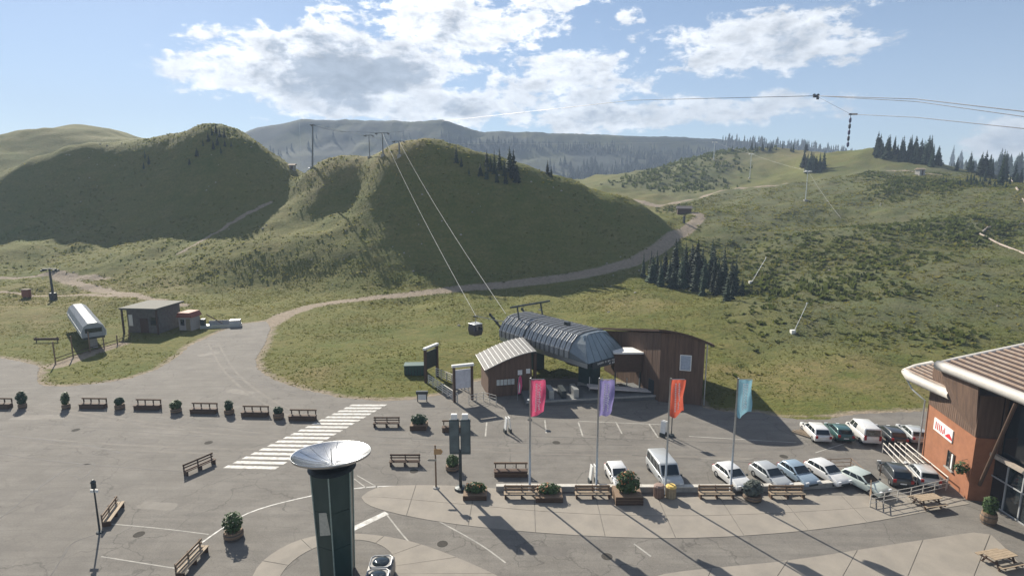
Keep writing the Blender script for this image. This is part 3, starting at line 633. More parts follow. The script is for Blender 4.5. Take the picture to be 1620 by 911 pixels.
blades('hillside_grass', p, rng.uniform(.10, .38, len(p)), rng.uniform(.3, .8, len(p)), 4, M_TUSS, 'rough grass tufts over the right slope', 'grass', .9)
p = scatter(17000, 30, 210, 76, 260, lambda x, y: ((x-(y-80)*.18) > 36+rng.uniform(-6, 14, x.size)) & (fbm(x, y, 30, 5, 9)+rng.uniform(-.15, .15, x.size) > .1))
q_ = np.clip(fbm(p[:,0], p[:,1], 30, 5, 9)*2.2+.25, .2, 1.3)
blades('hillside_scrub', p, rng.uniform(.15, .95, len(p))*q_, rng.uniform(.35, 1.3, len(p)), 7, M_SCRUB, 'dark juniper scrub in patches on the rough right slope', 'scrub')
KN = [PY(*q)[:2] for q in ((1000,285,345),(1060,262,390),(1130,245,445),(1190,250,430),(1120,285,350),(1060,298,310))]
p = scatter(9000, 20, 260, 270, 460, lambda x, y: (np.where(inpoly(x, y, KN), .45, .45-segdist(x, y, KN, True)/40)+rng.uniform(-.4, .4, x.size)+fbm(x, y, 30, 3, 8)*.7) > .35)
blades('knoll_bushes', p, rng.uniform(.5, 2.4, len(p))*rng.uniform(.4, 1.1, len(p)), rng.uniform(.6, 1.8, len(p)), 7, M_SCRUB, 'dwarf bushes dotted over the knoll beyond the mound', 'bushes')
p = scatter(22000, -190, 60, 120, 235, lambda x, y: fbm(x, y, 22, 4, 12)+rng.uniform(-.3, .3, x.size) > .0)
blades('mound_scrub', p, rng.uniform(.06, .2, len(p)), rng.uniform(.3, .9, len(p)), 4, M_TUSS, 'low heather tufts scattered over the grassy hills', 'heather')
p = scatter(70000, -120, 110, 62, 150, lambda x, y: fbm(x, y, 9, 3, 15)+rng.uniform(-.3, .3, x.size) > -.1)
blades('meadow_tussocks', p, rng.uniform(.04, .13, len(p)), rng.uniform(.15, .4, len(p)), 3, M_TUSS, 'rough sunlit grass tussocks of the meadow round the lift station', 'grass', .9)

def stones():
    p = scatter(900, -170, 190, 70, 240, lambda x, y: fbm(x, y, 30, 3, 21) > .12); mb = MB(); rdm = random.Random(2)
    for x, y, z in p:
        r = rdm.uniform(.12, .45); a = rdm.uniform(0, 6); k = [(math.cos(a+q*1.257)*r*rdm.uniform(.7, 1.2), math.sin(a+q*1.257)*r*rdm.uniform(.7, 1.2)) for q in range(5)]
        mb.add([(x+u, y+v, z-.1) for u, v in k]+[(x+u*.6, y+v*.6, z+r*rdm.uniform(.4, .8)) for u, v in k], [(i, (i+1) % 5, 5+(i+1) % 5, 5+i) for i in range(5)]+[(5, 6, 7, 8, 9)])
    tag(mb.build('slope_stones', mat('limestone', (.26, .24, .21), .9, scale=2, var=.3)), 'small pale stones scattered over the grassy slopes', 'stones', kind='stuff')
stones()
# ------------------------------------------------------------------ benches
def bench_meshes(w, ms, mb_, mw):
    e = empty('bench', (0, 0, 0))
    for y0 in (-.42, -.14): MB().box(-w/2, w/2, y0, y0+.25, .42, .48).build('seat_plank', ms, e)
    for x in (-w/2+.12, 0, w/2-.12):
        MB().box(x-.06, x+.06, -.38, .12, .012, .418).build('leg', mw, e)
        MB().box(x-.045, x+.045, .125, .20, .012, 1.02).build('back_post', mw, e)
    MB().box(-w/2, w/2, .06, .115, .86, 1.02).build('back_rail', mb_, e)
    MB().box(-w/2, w/2, .06, .115, .62, .74).build('back_rail', mb_, e)
    return e
def trough_bench(w):
    e = empty('bench', (0, 0, 0))
    t = MB().box(-w/2, w/2, -.34, .34, .012, .50).build('trough', M_WOOD, e)
    for z in (.16, .32): MB().box(-w/2+.01, w/2-.01, -.355, -.341, z, z+.03).build('batten', M_WOODM, t)
    for y0 in (-.40, -.06): MB().box(-w/2-.05, w/2+.05, y0, y0+.30, .502, .55).build('seat_plank', M_WOOD, e)
    for x in (-w/2+.1, -w/6, w/6, w/2-.1): MB().box(x-.05, x+.05, .30, .40, .552, 1.1).build('back_post', M_WOOD, e)
    MB().box(-w/2-.05, w/2+.05, .24, .298, .96, 1.14).build('back_rail', M_WOODM, e)
    return e
T_TB, T_B, T_BP = trough_bench(2.9), bench_meshes(2.8, M_WOOD, M_WOOD, M_WOOD), bench_meshes(2.9, M_WOODP, M_WOODM, M_WOOD)
used = set()
def place(tmpl, name, loc, rz, label, cat, group=None):
    o = tmpl if tmpl.name not in used else copy_tree(tmpl)
    used.add(o.name); o.location = loc; o.rotation_euler.z = rz; tag(o, label, cat, group)
    return o
GB = 'benches along the road edge'
for px, py, lb in ((-2,645,'dark trough bench beside the lone leaning shrub at the road end'), (148,645,'dark trough bench between the clipped shrub and the barrel planter'), (234,647,'dark trough bench between the barrel planter and the grey leafy tub'),
                   (323,653,'dark trough bench between the grey leafy tub and the spiky shrub'), (404,658,'dark trough bench between the spiky shrub and the low green tub'), (479,664,'dark trough bench at the near end of the row by the zebra crossing')):
    place(T_TB, 'bench', g3(px, py), R(-2), lb, 'bench', GB)
place(T_TB, 'bench', g3(808,752), 0, 'trough bench with reddish back rail beside the pink flag pole', 'bench')
place(T_TB, 'bench', g3(722,682), 0, 'dark bench behind the twin-panel information totem', 'bench')
GP = 'open benches on the asphalt'
a, b = P(292,752), P(338,732)
place(T_B, 'bench', ((a[0]+b[0])/2, (a[1]+b[1])/2, 0), math.atan2(b[1]-a[1], b[0]-a[0]), 'dark slatted bench set askew by the foot of the zebra crossing', 'bench', GP)
place(T_B, 'bench', g3(612,674), 0, 'small dark open bench near the top of the zebra crossing', 'bench', GP)
place(T_B, 'bench', g3(641,735), 0, 'long dark open bench behind the dish-topped column', 'bench', GP)
a, b = P(160,842), P(194,795)
place(T_BP, 'bench', ((a[0]+b[0])/2, (a[1]+b[1])/2, 0), math.atan2(b[1]-a[1], b[0]-a[0]), 'pale slatted bench beside the short lamp post on open asphalt', 'bench', 'pale slatted benches')
a, b = P(282,915), P(322,872)
place(T_BP, 'bench', ((a[0]+b[0])/2, (a[1]+b[1])/2, 0), math.atan2(b[1]-a[1], b[0]-a[0]), 'pale slatted bench at the end of the white kerb line', 'bench', 'pale slatted benches')
for px, lb in ((825,'pale bench on the forecourt between the two red-flowered planters'), (937,'pale bench on the forecourt under the violet flag'), (1132,'wooden bench on the forecourt between the litter bins and the grey bush'), (1243,'wooden bench on the forecourt at the end of the low wall')):
    place(T_BP, 'bench', g3(px, 786), 0, lb, 'bench', 'benches along the low wall')

# ------------------------------------------------------------------ planters
def planter(loc, rz, kind, w, hpot, crown, label, seed, leafm=M_LEAF, flower=False, n=220, size=.13, group=None):
    e = empty('planter', loc, rz+seed, label, 'planter', group) if kind == 'barrel' else empty('planter', loc, rz, label, 'planter', group)
    crown = (crown[0]*.88, crown[1]*.8, crown[2]*(.75+.3*((seed*7) % 5)/5))
    if kind == 'barrel':
        pot = MB().lathe([(0, .013), (w*.42, .013), (w*.5, hpot*.5), (w*.44, hpot), (w*.38, hpot), (w*.38, hpot-.06), (0, hpot-.06)], 14).build('pot', M_WOODM, e, smooth=False)
        for z in (.2, .75): MB().lathe([(w*.475, hpot*z-.03), (w*.49, hpot*z), (w*.475, hpot*z+.03)], 14).build('hoop', M_DARKM, pot)
    else:
        d = w*.42
        pot = MB().box(-w/2, w/2, -d, d, .013, hpot).build('box', M_WOODM, e)
        for k in range(3): MB().box(-w/2-.012, w/2+.012, -d-.025, -d-.002, .05+k*hpot/3.2, .05+k*hpot/3.2+hpot/4).build('plank', M_WOOD, pot)
    st = MB()
    for k in range(6):
        a = k*1.05+seed; st.tube([(0, 0, hpot-.1), (math.cos(a)*crown[0]*.5, math.sin(a)*crown[1]*.5, hpot+crown[2]*1.1)], .02, 4, .006)
    st.build('stems', M_BARK, e)
    MB().leaves((0, 0, hpot+crown[2]*.75), crown, n*2, size*1.15, seed, -.75).build('foliage', leafm, e)
    if flower: MB().leaves((-.1, 0, hpot+crown[2]*.95), (crown[0]*.95, crown[1]*.95, crown[2]*.9), n//4, size*.7, seed+50, -.2).build('flowers', M_FLOWER, e)
planter(g3(36,645), 0, 'barrel', .9, .55, (.6, .55, 1.0), 'tall leaning shrub in a tub at the road end', 1, M_LEAFD)
planter(g3(105,646), 0, 'barrel', .9, .55, (.58, .5, .85), 'clipped green shrub in a tub before the first trough bench', 2, M_LEAF)
planter(g3(190,647), 0, 'barrel', 1.1, .6, (.6, .55, .6), 'round grey-brown barrel planter with a domed bush', 3, M_LEAFD)
planter(g3(279,652), 0, 'barrel', 1.2, .5, (.75, .6, .6), 'grey leafy tub between two trough benches', 4, M_LEAF)
planter(g3(363,655), 0, 'barrel', 1.1, .6, (.6, .55, .85), 'spiky green shrub in a barrel tub', 5, M_LEAFD)
planter(g3(441,662), 0, 'barrel', 1.2, .7, (.62, .55, .45), 'low green tub beside the last bench before the crossing', 6, M_LEAFD)
planter(g3(663,677), 0, 'box', 1.7, .55, (1.0, .7, .6), 'wide box planter with a dark bush in front of the lift station', 7, M_LEAFD)
planter(g3(716,743), 0, 'barrel', 1.3, .5, (.8, .7, .65), 'bushy planter beside the totem foot', 8, M_LEAF)
planter(g3(370,850), 0, 'barrel', 1.4, .6, (.85, .8, .9), 'tall leafy planter standing on the white kerb line', 9, M_LEAF)
planter(g3(752,784), 0, 'box', 1.9, .45, (1.05, .7, .55), 'flower box with red blooms at the totem foot', 10, M_LEAF, True)
planter(g3(868,786), 0, 'box', 2.2, .45, (1.15, .65, .5), 'flower box with red blooms at the foot of the pink flag', 11, M_LEAF, True)
planter(g3(992,790), 0, 'box', 2.2, .75, (1.15, .85, 1.05), 'big wooden planter overflowing with yellow-green shrubs', 12, M_LEAF, True, 420)
planter(g3(1190,790), 0, 'barrel', 1.5, .5, (1.1, .8, .85), 'grey-leaved bush in a round tub beside the last flag', 13, mat('leaf_grey', (.07, .085, .075), .7, scale=3, col2=(.14, .16, .14), trans=.2), False, 360)

# ------------------------------------------------------------------ litter bins
def bin_(loc, m_, lid, label):
    e = empty('litter_bin', loc, 0, label, 'litter bin')
    MB().lathe([(0, .013), (.36, .013), (.4, .95), (.0, .95)], 12).build('body', m_, e)
    for k in range(12):
        a = k*math.pi/6; MB().at(math.cos(a)*.385, math.sin(a)*.385, 0, a).box(0, .03, -.07, .07, .08, .92).build('slat', m_, e)
    MB().lathe([(.42, .952), (.45, 1.0), (.34, 1.14), (0, 1.16)], 12).build('lid', lid, e)
bin_(g3(1042,786), mat('bin_brown', (.2, .13, .1), .7), mat('bin_brown_lid', (.24, .17, .14), .6), 'brown slatted litter bin, the one without a yellow lid')
bin_(g3(1061,787), mat('bin_beige', (.32, .25, .16), .7), mat('bin_yellow_lid', (.6, .42, .12), .5), 'beige slatted litter bin with a yellow lid')

# ------------------------------------------------------------------ low wall
wall = empty('low_wall', (0, 0, 0), 0, 'low concrete wall with pale coping edging the forecourt car park', 'wall')
wl = smooth_poly([P(*p) for p in ((785,776),(900,776),(1000,777),(1100,777),(1200,776),(1280,773),(1332,768))], 1, False)
NB = 17
for i in range(NB):
    a = along(wl, i/NB); b = along(wl, (i+1)/NB); L_ = math.hypot(b[0]-a[0], b[1]-a[1])-.02; an = math.atan2(b[1]-a[1], b[0]-a[0])
    MB().at(a[0], a[1], 0, an).box(0, L_, -.16, .16, .013, .44).build('block', M_CONC, wall)
    MB().at(a[0], a[1], 0, an).box(0, L_, -.22, .22, .442, .53).build('coping', mat('pale_coping', (.45, .43, .39), .85, scale=3, bump=.003), wall)

# ------------------------------------------------------------------ flags
def flag(base, toppx, col, label, seed, curved):
    x, y, _ = base; H_ = 10.05
    e = empty('flag_pole', (x, y, .036), 0, label, 'flag')
    MB().tube([(0, 0, 0), (0, 0, H_)], .095, 8, .07).build('pole', M_STEEL, e, smooth=True)
    MB().lathe([(0, 0), (.22, 0), (.22, .06), (.1, .12), (.07, .3)], 10).build('base_plate', M_STEEL, e)
    MB().tube([(0, 0, H_-.12), (1.12, -.02, H_-.1)], .025, 6).build('top_arm', M_STEEL, e)
    wF, hF, nx, nz = 1.15, 3.1, 14, 26
    rdm = random.Random(seed); ph = rdm.uniform(0, 6)
    def pt(u, w):      # u 0..1 across, w 0..1 down
        hmax = hF
        if curved: hmax = hF*(1-.16*max(0, u-.45)**2/.3)
        else: hmax = hF*(1-.10*u+.05*math.sin(u*5))
        yy = .16*math.sin(u*6.5+w*3+ph)*(.2+w)+.06*math.sin(w*9+u*3+ph)+.05*math.sin(u*13+w*2+ph)
        return (.07+u*wF*(1-.05*math.sin(w*5+ph)-.05*w), yy, H_-.16-w*hmax)
    mb = MB(); vs = [pt(i/nx, j/nz) for j in range(nz+1) for i in range(nx+1)]
    mb.add(vs, [(j*(nx+1)+i, j*(nx+1)+i+1, (j+1)*(nx+1)+i+1, (j+1)*(nx+1)+i) for j in range(nz) for i in range(nx)])
    cl = mb.build('cloth', mat('flag_'+label.split()[0], col, .8, scale=3, var=.12, trans=.3), e, smooth=True)
    lt = MB(); w = .10
    while w < .84:                      # a column of upright worn lettering, too small to read in the photograph
        hh = rdm.uniform(.026, .04); u0, u1 = .30, .30+rdm.uniform(.32, .40)
        for (ua, ub, wa, wb) in ((u0, u1, w, w+.012), (u0, u0+.09, w, w+hh), (u1-.09, u1, w+rdm.choice((0, .012)), w+hh)):
            q = [pt(ua, wa), pt(ub, wa), pt(ub, wb), pt(ua, wb)]; q = [(a, b-.012, c) for a, b, c in q]; lt.add(q, [(0,1,2,3)])
            lt.add([(a, b+.024, c) for a, b, c in q], [(3,2,1,0)])
        w += hh+.016
    lt.build('lettering', mat('flag_lettering', (.85, .82, .82), .8, var=.05, trans=.3), cl)
for (px, py, c, nm, lb, cv) in ((838,772,(.55,.09,.18),'pink','pink banner flag with pale upright lettering on a slim pole',0), (943,772,(.24,.21,.42),'violet','violet banner flag with a rounded lower corner on a slim pole',1),
                                (1052,773,(.58,.12,.07),'orange','orange-red banner flag with pale upright lettering on a slim pole',0), (1155,773,(.22,.40,.48),'blue','light blue banner flag on a slim pole beside the grey bush',0)):
    x, y = P(px, 781); flag((x, y, 0), None, c, lb, px, cv)
# ------------------------------------------------------------------ totem, posts, lamp
x, y = P(729, 774)
e = empty('information_totem', (x, y, .036), 0, 'tall dark twin-panel information totem with two white lamp heads', 'totem')
MB().box(-.12, .12, -.10, .10, 0, 3.6).build('post', M_DARKM, e)
MB().lathe([(0, 0), (.55, 0), (.5, .18), (.14, .26)], 12).build('base', M_DARKM, e)
for sx in (-1, 1):
    pn = MB().box(min(sx*.06, sx*.88), max(sx*.06, sx*.88), -.13, .13, 3.2, 6.25).build('panel', mat('totem_slate', (.055, .075, .08), .5, scale=2, var=.3), e, bevel=.03)
    MB().box(min(sx*.12, sx*.82), max(sx*.12, sx*.82), -.142, -.131, 3.4, 6.1).build('panel_face', mat('totem_face', (.09, .115, .12), .35, scale=1.5, var=.3), pn)
    MB().box(min(sx*.2, sx*.7), max(sx*.2, sx*.7), -.16, .16, 6.255, 6.72).build('lamp_head', M_WHITE, e, bevel=.04)
def post_sign(loc, h, label, boards, m_=M_WOODM):
    e = empty('signpost', loc, 0, label, 'signpost')
    MB().tube([(0, 0, 0), (0, 0, h)], .08, 8, .065).build('post', m_, e)
    MB().lathe([(0, 0), (.3, 0), (.26, .1), (.1, .14)], 10).build('foot', M_CONC, e)
    for (z, dx, w, hh, m2) in boards: MB().prism([(dx, z), (dx+w, z), (dx+w+(.15 if w > 0 else -.15), z+hh/2), (dx+w, z+hh), (dx, z+hh)], -.12, -.085, 'y').build('arrow_board', m2, e)
post_sign(g3(690,772,.02), 3.9, 'wooden signpost with two arrow boards beside the paving end', ((3.1, -.1, .6, .5, mat('arrow_ochre', (.4, .25, .12), .7)), (2.5, .1, -.65, .2, mat('arrow_grey', (.3, .28, .24), .7))))
x, y = P(158, 842)
e = empty('lamp_post', (x, y, .013), 0, 'short dark lamp post beside the pale slatted bench', 'lamp post')
MB().tube([(0, 0, 0), (0, 0, 3.5)], .07, 8, .05).build('post', M_DARKM, e); MB().lathe([(0, 0), (.25, 0), (.22, .08), (.08, .12)], 10).build('foot', M_DARKM, e)
MB().lathe([(.05, 3.5), (.16, 3.55), (.16, 3.95), (.2, 4.0), (.05, 4.2), (0, 4.2)], 10).build('lantern', M_DARKM, e); MB().box(-.28, .28, -.03, .03, 3.2, 3.42).build('name_plate', M_WHITE, e)
def aboard(px, py, rz, label, s=1.):
    e = empty('folding_board', g3(px, py, .013), rz, label, 'sign board')
    for sx in (-1, 1):
        b = MB(); b.at(sx*.26, 0, .42*s, 0, 0, sx*-.10); b.box(-.04, .04, -.28, .28, 0, 1.25*s).build('board', M_WHITE, e)
        MB().box(sx*.28-.1, sx*.28+.1, -.3, .3, 0, .40*s).build('foot_block', M_DARKM, e)
    MB().tube([(-.24, 0, .9*s), (.24, 0, .9*s)], .03, 5).build('strut', M_STEEL, e)
aboard(803,684, R(20), 'pair of white folding boards on dark blocks standing on the road')
aboard(1050,690, R(45), 'white folding boards beside the sign pole behind the orange flag')
aboard(938,764, R(10), 'pale folding boards behind the violet flag bench')
e = empty('sign_pole', g3(1062,690,.013), 0, 'thin dark sign pole on the road behind the orange flag', 'sign pole')
MB().tube([(0, 0, 0), (0, 0, 3.4)], .05, 6).build('post', M_DARKM, e); MB().box(-.4, .4, -.06, -.05, 2.7, 3.4).build('sign_plate', M_DARKM, e); MB().lathe([(0, 0), (.35, 0), (.3, .2), (.05, .25)], 10).build('foot', M_DARKM, e)
e = empty('sign_pole', g3(838,664,.013), 0, 'thin grey sign pole in front of the lift station platform', 'sign pole')
MB().tube([(0, 0, 0), (0, 0, 2.6)], .045, 6).build('post', M_STEEL, e); MB().lathe([(0, 0), (.25, 0), (.2, .12), (.05, .15)], 10).build('foot', M_DARKM, e); MB().lathe([(0, 2.25), (.02, 2.25), (.3, 2.3), (.3, 2.34), (0, 2.36)], 12).build('lamp_cap', M_STEEL, e)
# small info table by the meadow edge
e = empty('notice_stand', g3(668,635,.02), 0, 'small notice stand with dark hood at the meadow edge', 'notice stand')
for sx in (-1, 1): MB().box(sx*.55-.05, sx*.55+.05, -.05, .05, 0, .95).build('leg', M_DARKM, e)
MB().box(-.7, .7, -.22, .22, .96, 1.3).build('hood', M_DARKM, e); MB().box(-.48, .48, -.04, .02, .2, .9).build('panel', M_WHITE, e)

# ------------------------------------------------------------------ dish-topped column
cx, cy = COLC
e = empty('dish_column', (cx, cy, .013), R(8), 'dark green faceted column crowned by a wide mirrored dish', 'column')
def poly6(r, k=6, a0=0.): return [(r*math.cos(a0+2*math.pi*i/k), r*math.sin(a0+2*math.pi*i/k)) for i in range(k)]
HC = 7.6; mbc = MB(); lo = poly6(1.12, 6, R(30)); hi = poly6(1.36, 6, R(30))
M_COL = mat('green_black_panel', (.012, .035, .034), .3, .2, scale=1.2, col2=(.03, .06, .056), stretch=(1, 1, .3), spec=.6)
for i in range(6):
    j = (i+1) % 6; a, b, c, d = lo[i], lo[j], hi[j], hi[i]
    nx_, ny_ = (a[0]+b[0])/2, (a[1]+b[1])/2; q = math.hypot(nx_, ny_); nx_, ny_ = nx_/q, ny_/q
    for z0, z1 in ((.02, 2.5), (2.53, 5.0), (5.03, HC)):
        def at(p0, p1, z): t = z/HC; return (p0[0]+(p1[0]-p0[0])*t, p0[1]+(p1[1]-p0[1])*t, z)
        f = [at(a, d, z0), at(b, c, z0), at(b, c, z1), at(a, d, z1)]; g = [(v[0]-nx_*.06, v[1]-ny_*.06, v[2]) for v in f]
        MB().add(f+g, [(0,1,2,3),(7,6,5,4),(0,4,5,1),(1,5,6,2),(2,6,7,3),(3,7,4,0)]).build('facet', M_COL, e)
    MB().tube([(lo[i][0]*1.015, lo[i][1]*1.015, 0), (hi[i][0]*1.015, hi[i][1]*1.015, HC)], .045, 6).build('edge_trim', mat('pale_trim', (.3, .38, .36), .4, .5), e)
MB().prism(poly6(1.0, 6, R(30)), 0, HC-.1).build('core', M_DARKM, e)
MB().at(-.42, -1.13, 3.6, 0, R(-2.5)).box(-.32, .32, -.05, .0, 0, 1.5).build('notice', mat('notice_paper', (.42, .40, .34), .7), e)
# dish: shallow mirror bowl with a thick rim
dp = []; 
for k in range(11): r = 2.42*k/10; dp.append((r, HC+.28+.62*(k/10)**2))
dp += [(2.47, HC+.93), (2.44, HC+.86)]+[(2.42*k/10+.02, HC+.16+.62*(k/10)**2) for k in range(10, 2, -1)]+[(0, HC+.12)]
dish = MB().at(0, 0, HC+.3, 0, R(-7)).lathe([(r_, z_-HC-.3) for r_, z_ in dp], 48).build('dish', mat('mirror_steel', (.46, .47, .48), .26, 1., scale=3, var=.1, bump=.003, bscale=9), e, smooth=True)
for k in range(16):
    a = k*math.pi/8; MB().at(0, 0, HC+.3, 0, R(-7)).tube([(math.cos(a)*r, math.sin(a)*r, .0+.62*(r/2.42)**2) for r in (.3, .8, 1.3, 1.8, 2.3)], .012, 4).build('seam', M_STEEL, dish)
MB().tube([(0, 0, HC+.3), (0, 0, HC+1.25)], .035, 6, .02).build('rod', M_DARKM, dish)
MB().lathe([(1.0, HC-.02), (1.5, HC-.02), (1.25, HC+.10), (.6, HC+.10)], 24).build('collar', M_DARKM, e)
# twin-lid container
x, y = P(601, 925)
e = empty('recycling_container', (x, y, .034), R(3), 'grey container with two framed octagonal glass lids beside the column', 'container')
MB().box(-.78, .78, -1.35, 1.35, 0, 1.05).build('body', mat('container_grey', (.18, .18, .18), .5, .4), e, bevel=.06)
for yy in (.68, -.68):
    oc = [(-.68,-.4),(-.48,-.6),(.48,-.6),(.68,-.4),(.68,.4),(.48,.6),(-.48,.6),(-.68,.4)]
    fr = MB().prism([(a, b+yy) for a, b in oc], 1.052, 1.16).build('lid_frame', mat('lid_grey', (.16, .16, .16), .6, .2), e, bevel=.03)
    MB().lathe([(.56, 1.162), (.5, 1.22), (.3, 1.27), (0, 1.29)], 16, 0, yy).build('lid_glass', M_GLASS, fr, smooth=True)
    for k in range(8):
        a, b = oc[k], oc[(k+1) % 8]; MB().tube([(a[0], a[1]+yy, 1.18), (b[0], b[1]+yy, 1.18)], .035, 5).build('rim', M_ALU, fr)

# ------------------------------------------------------------------ vehicles
def car_paint(nm, c): return mat('paint_'+nm, c, .32, .15, var=.04, scale=2, spec=.5, coat=.5)
def make_car(paint, L_=4.3, W_=1.76, Hh=1.5, van=False):
    """front of the car along +X"""
    e = empty('parked_car', (0, 0, 0)); h = L_/2
    if not van:
        low = [(-h+.05, .32), (-h, .62), (-h+.03, .92), (-h+.22, 1.0), (h-1.25, .98), (h-.35, .83), (h-.03, .66), (h, .45), (h-.08, .30)]
        gh = [(-h+.18, .985), (-h+.55, Hh-.06), (-h+.95, Hh), (h-2.0, Hh-.02), (h-1.15, .965)]
    else:
        low = [(-h, .36), (-h, 1.1), (h-1.0, 1.1), (h-.25, .98), (h, .75), (h, .42), (h-.08, .34)]
        gh = [(-h+.02, 1.095), (-h+.12, Hh-.08), (-h+.3, Hh), (h-1.75, Hh), (h-1.5, Hh-.06), (h-.78, 1.07)]
    # body: sections across, rounded sides
    def loft(pr, ws, ins):
        mb = MB(); n = len(pr); vs = []
        for (yy, sc) in ws: vs += [(p[0]*(1-ins*sc*.02), yy, p[1]) for p in pr]
        fs = [tuple(range(n-1, -1, -1)), tuple(range((len(ws)-1)*n, len(ws)*n))]
        for k in range(len(ws)-1): fs += [(k*n+i, k*n+(i+1) % n, (k+1)*n+(i+1) % n, (k+1)*n+i) for i in range(n)]
        return mb.add(vs, fs)
    w = W_/2
    body = loft(low, ((-w, 1.), (-w*.93, .2), (0, 0), (w*.93, .2), (w, 1.)), 1).build('body', paint, e, bevel=.11, smooth=True)
    z1 = Hh; zb = gh[0][1]; ty = w*(.80 if not van else .9)
    mb = MB(); n = len(gh); vs = []
    for sgn in (-1, 1): vs += [(p[0], sgn*(w*.96-(w*.96-ty)*(p[1]-zb)/(z1-zb)), p[1]) for p in gh]
    mb.add(vs, [tuple(range(n-1, -1, -1)), tuple(range(n, 2*n))]+[(i, (i+1) % n, n+(i+1) % n, n+i) for i in range(n)])
    cab = mb.build('cabin', paint, e, bevel=.10, smooth=True)
    def wy(z): return w*.96-(w*.96-ty)*(z-zb)/(z1-zb)+.012
    zt = Hh-.14; zl = zb+.05
    rx0, rx1 = gh[0][0], gh[1][0]; fx0, fx1 = gh[-1][0], gh[-2][0]
    def xr(z): return rx0+(rx1-rx0)*(z-zb)/(gh[1][1]-zb)
    def xf(z): return fx0+(fx1-fx0)*(z-zb)/(gh[-2][1]-zb)
    cuts = [0, .34, .7, 1.] if not van else ([.52, .78, 1.] if van == 'panel' else [0, .3, .55, .8, 1.])
    for sgn in (-1, 1):
        for a, b in zip(cuts[:-1], cuts[1:]):
            q = []
            for (t, z) in ((a, zl), (b, zl), (b, zt), (a, zt)):
                X0, X1 = xr(z)+.14, xf(z)-.12; t2 = t+(.018 if t == a else -.018); q.append((X0+(X1-X0)*t2, sgn*wy(z), z))
            q2 = [(x, yy-sgn*.03, z) for x, yy, z in q]
            MB().add(q+q2, [(0,1,2,3) if sgn < 0 else (3,2,1,0), (0,4,5,1), (1,5,6,2), (2,6,7,3), (3,7,4,0)]).build('side_window', M_GLASS, e)
    for (xx, d, nm) in ((xr, -1, 'rear_window'), (xf, 1, 'windscreen')):
        za, zb2 = zb+.06, (gh[1][1] if d < 0 else gh[-2][1])-.06
        q = [(xx(za)+d*.02, -wy(za)+.14, za+.01), (xx(za)+d*.02, wy(za)-.14, za+.01), (xx(zb2)+d*.02, wy(zb2)-.12, zb2+.01), (xx(zb2)+d*.02, -wy(zb2)+.12, zb2+.01)]
        q2 = [(a-d*.05, b, c-.02) for a, b, c in q]
        MB().add(q+q2, [(0,1,2,3) if d > 0 else (3,2,1,0), (0,4,5,1), (1,5,6,2), (2,6,7,3), (3,7,4,0)]).build(nm, M_GLASS, e)
    for sx in (-h+.78, h-.82):
        for sgn in (-1, 1):
            yy = sgn*(w-.10); ty_ = MB(); ty_.at(sx, yy, .33, 0, R(90)).lathe([(.18, -.11), (.30, -.11), (.33, -.07), (.33, .07), (.30, .11), (.18, .11)], 14)
            wh = ty_.build('wheel', M_BLACK, e)
            rm = MB(); rm.at(sx, yy+sgn*.06, .33, 0, R(90)).lathe([(0, -.03), (.2, -.03), (.2, .03), (0, .03)], 10); rm.build('rim', M_STEEL, wh)
    for sgn in (-1, 1):
        MB().box(h-.16, h-.02 if not van else h+.01, sgn*w*.72-.17, sgn*w*.72+.17, .62, .76).build('headlight', mat('headlamp', (.6, .62, .64), .15), e)
        MB().box(-h-.015, -h+.12, sgn*w*.80-.12, sgn*w*.80+.12, .68, .95 if not van else 1.2).build('tail_light', mat('tail_lamp', (.3, .01, .01), .25), e)
        MB().box(h-1.35 if not van else h-1.05, h-1.2 if not van else h-.9, sgn*(w+.02) if sgn > 0 else -w-.16, w+.16 if sgn > 0 else -w-.02, .98, 1.12).build('mirror', M_DARKM, e)
    MB().box(h-.05, h+.03, -.5, .5, .40, .56).build('grille', M_DARKM, e); MB().box(-h-.02, -h+.02, -.26, .26, .55, .66).build('number_plate', M_WHITE, e)
    return e
GC1, GC2 = 'cars parked along the meadow', 'cars parked behind the low wall'
def car(px, py, ang, paint, label, group, **k):
    o = make_car(paint, **k); x, y = P(px, py); o.location = (x, y, .015); o.rotation_euler.z = R(ang); o.scale = (.92,)*3; tag(o, label, 'van' if k.get('van') else 'car', group); 
    if k.get('van'): o.name = 'parked_van'
WH, SI, DG, BL, RD = car_paint('white', (.68, .68, .67)), car_paint('silver', (.4, .42, .43)), car_paint('dark_grey', (.045, .05, .055)), car_paint('blue', (.26, .34, .42)), car_paint('black', (.02, .022, .026))
car(1289,690, 84, WH, 'white estate car at the end of the row by the meadow, beside the stacked poles', GC1, L_=4.4, Hh=1.6)
car(1326,690, 82, car_paint('teal', (.04, .10, .10)), 'dark teal hatchback between the white estate and the white van', GC1, L_=4.0)
car(1364,692, 82, WH, 'white high-roofed van parked in the meadow row', GC1, L_=4.6, W_=1.85, Hh=1.95, van='panel')
car(1408,694, 80, DG, 'dark grey car parked beside the white high-roofed van', GC1, L_=4.3)
car(1442,693, 78, SI, 'silver car at the building end of the meadow row', GC1, L_=4.2)
car(978,762, -84, WH, 'white car half hidden behind the big overflowing planter', GC2, L_=4.0)
car(1050,756, -84, SI, 'silver minivan with glazed sides parked behind the litter bins', GC2, L_=5.0, W_=1.95, Hh=2.0, van=True)
car(1158,763, -76, WH, 'white hatchback behind the light blue flag pole', GC2, L_=4.1)
car(1218,762, -74, SI, 'silver car behind the grey bush', GC2, L_=4.1)
car(1262,759, -74, BL, 'small pale blue car between the silver car and the white one by the railing', GC2, L_=3.8)
car(1308,757, -72, WH, 'white car at the corner of the front railing', GC2, L_=4.1)
car(1366,772, -66, car_paint('pale_green', (.5, .56, .52)), 'pale green car parked inside the front railing', GC2, L_=4.1)
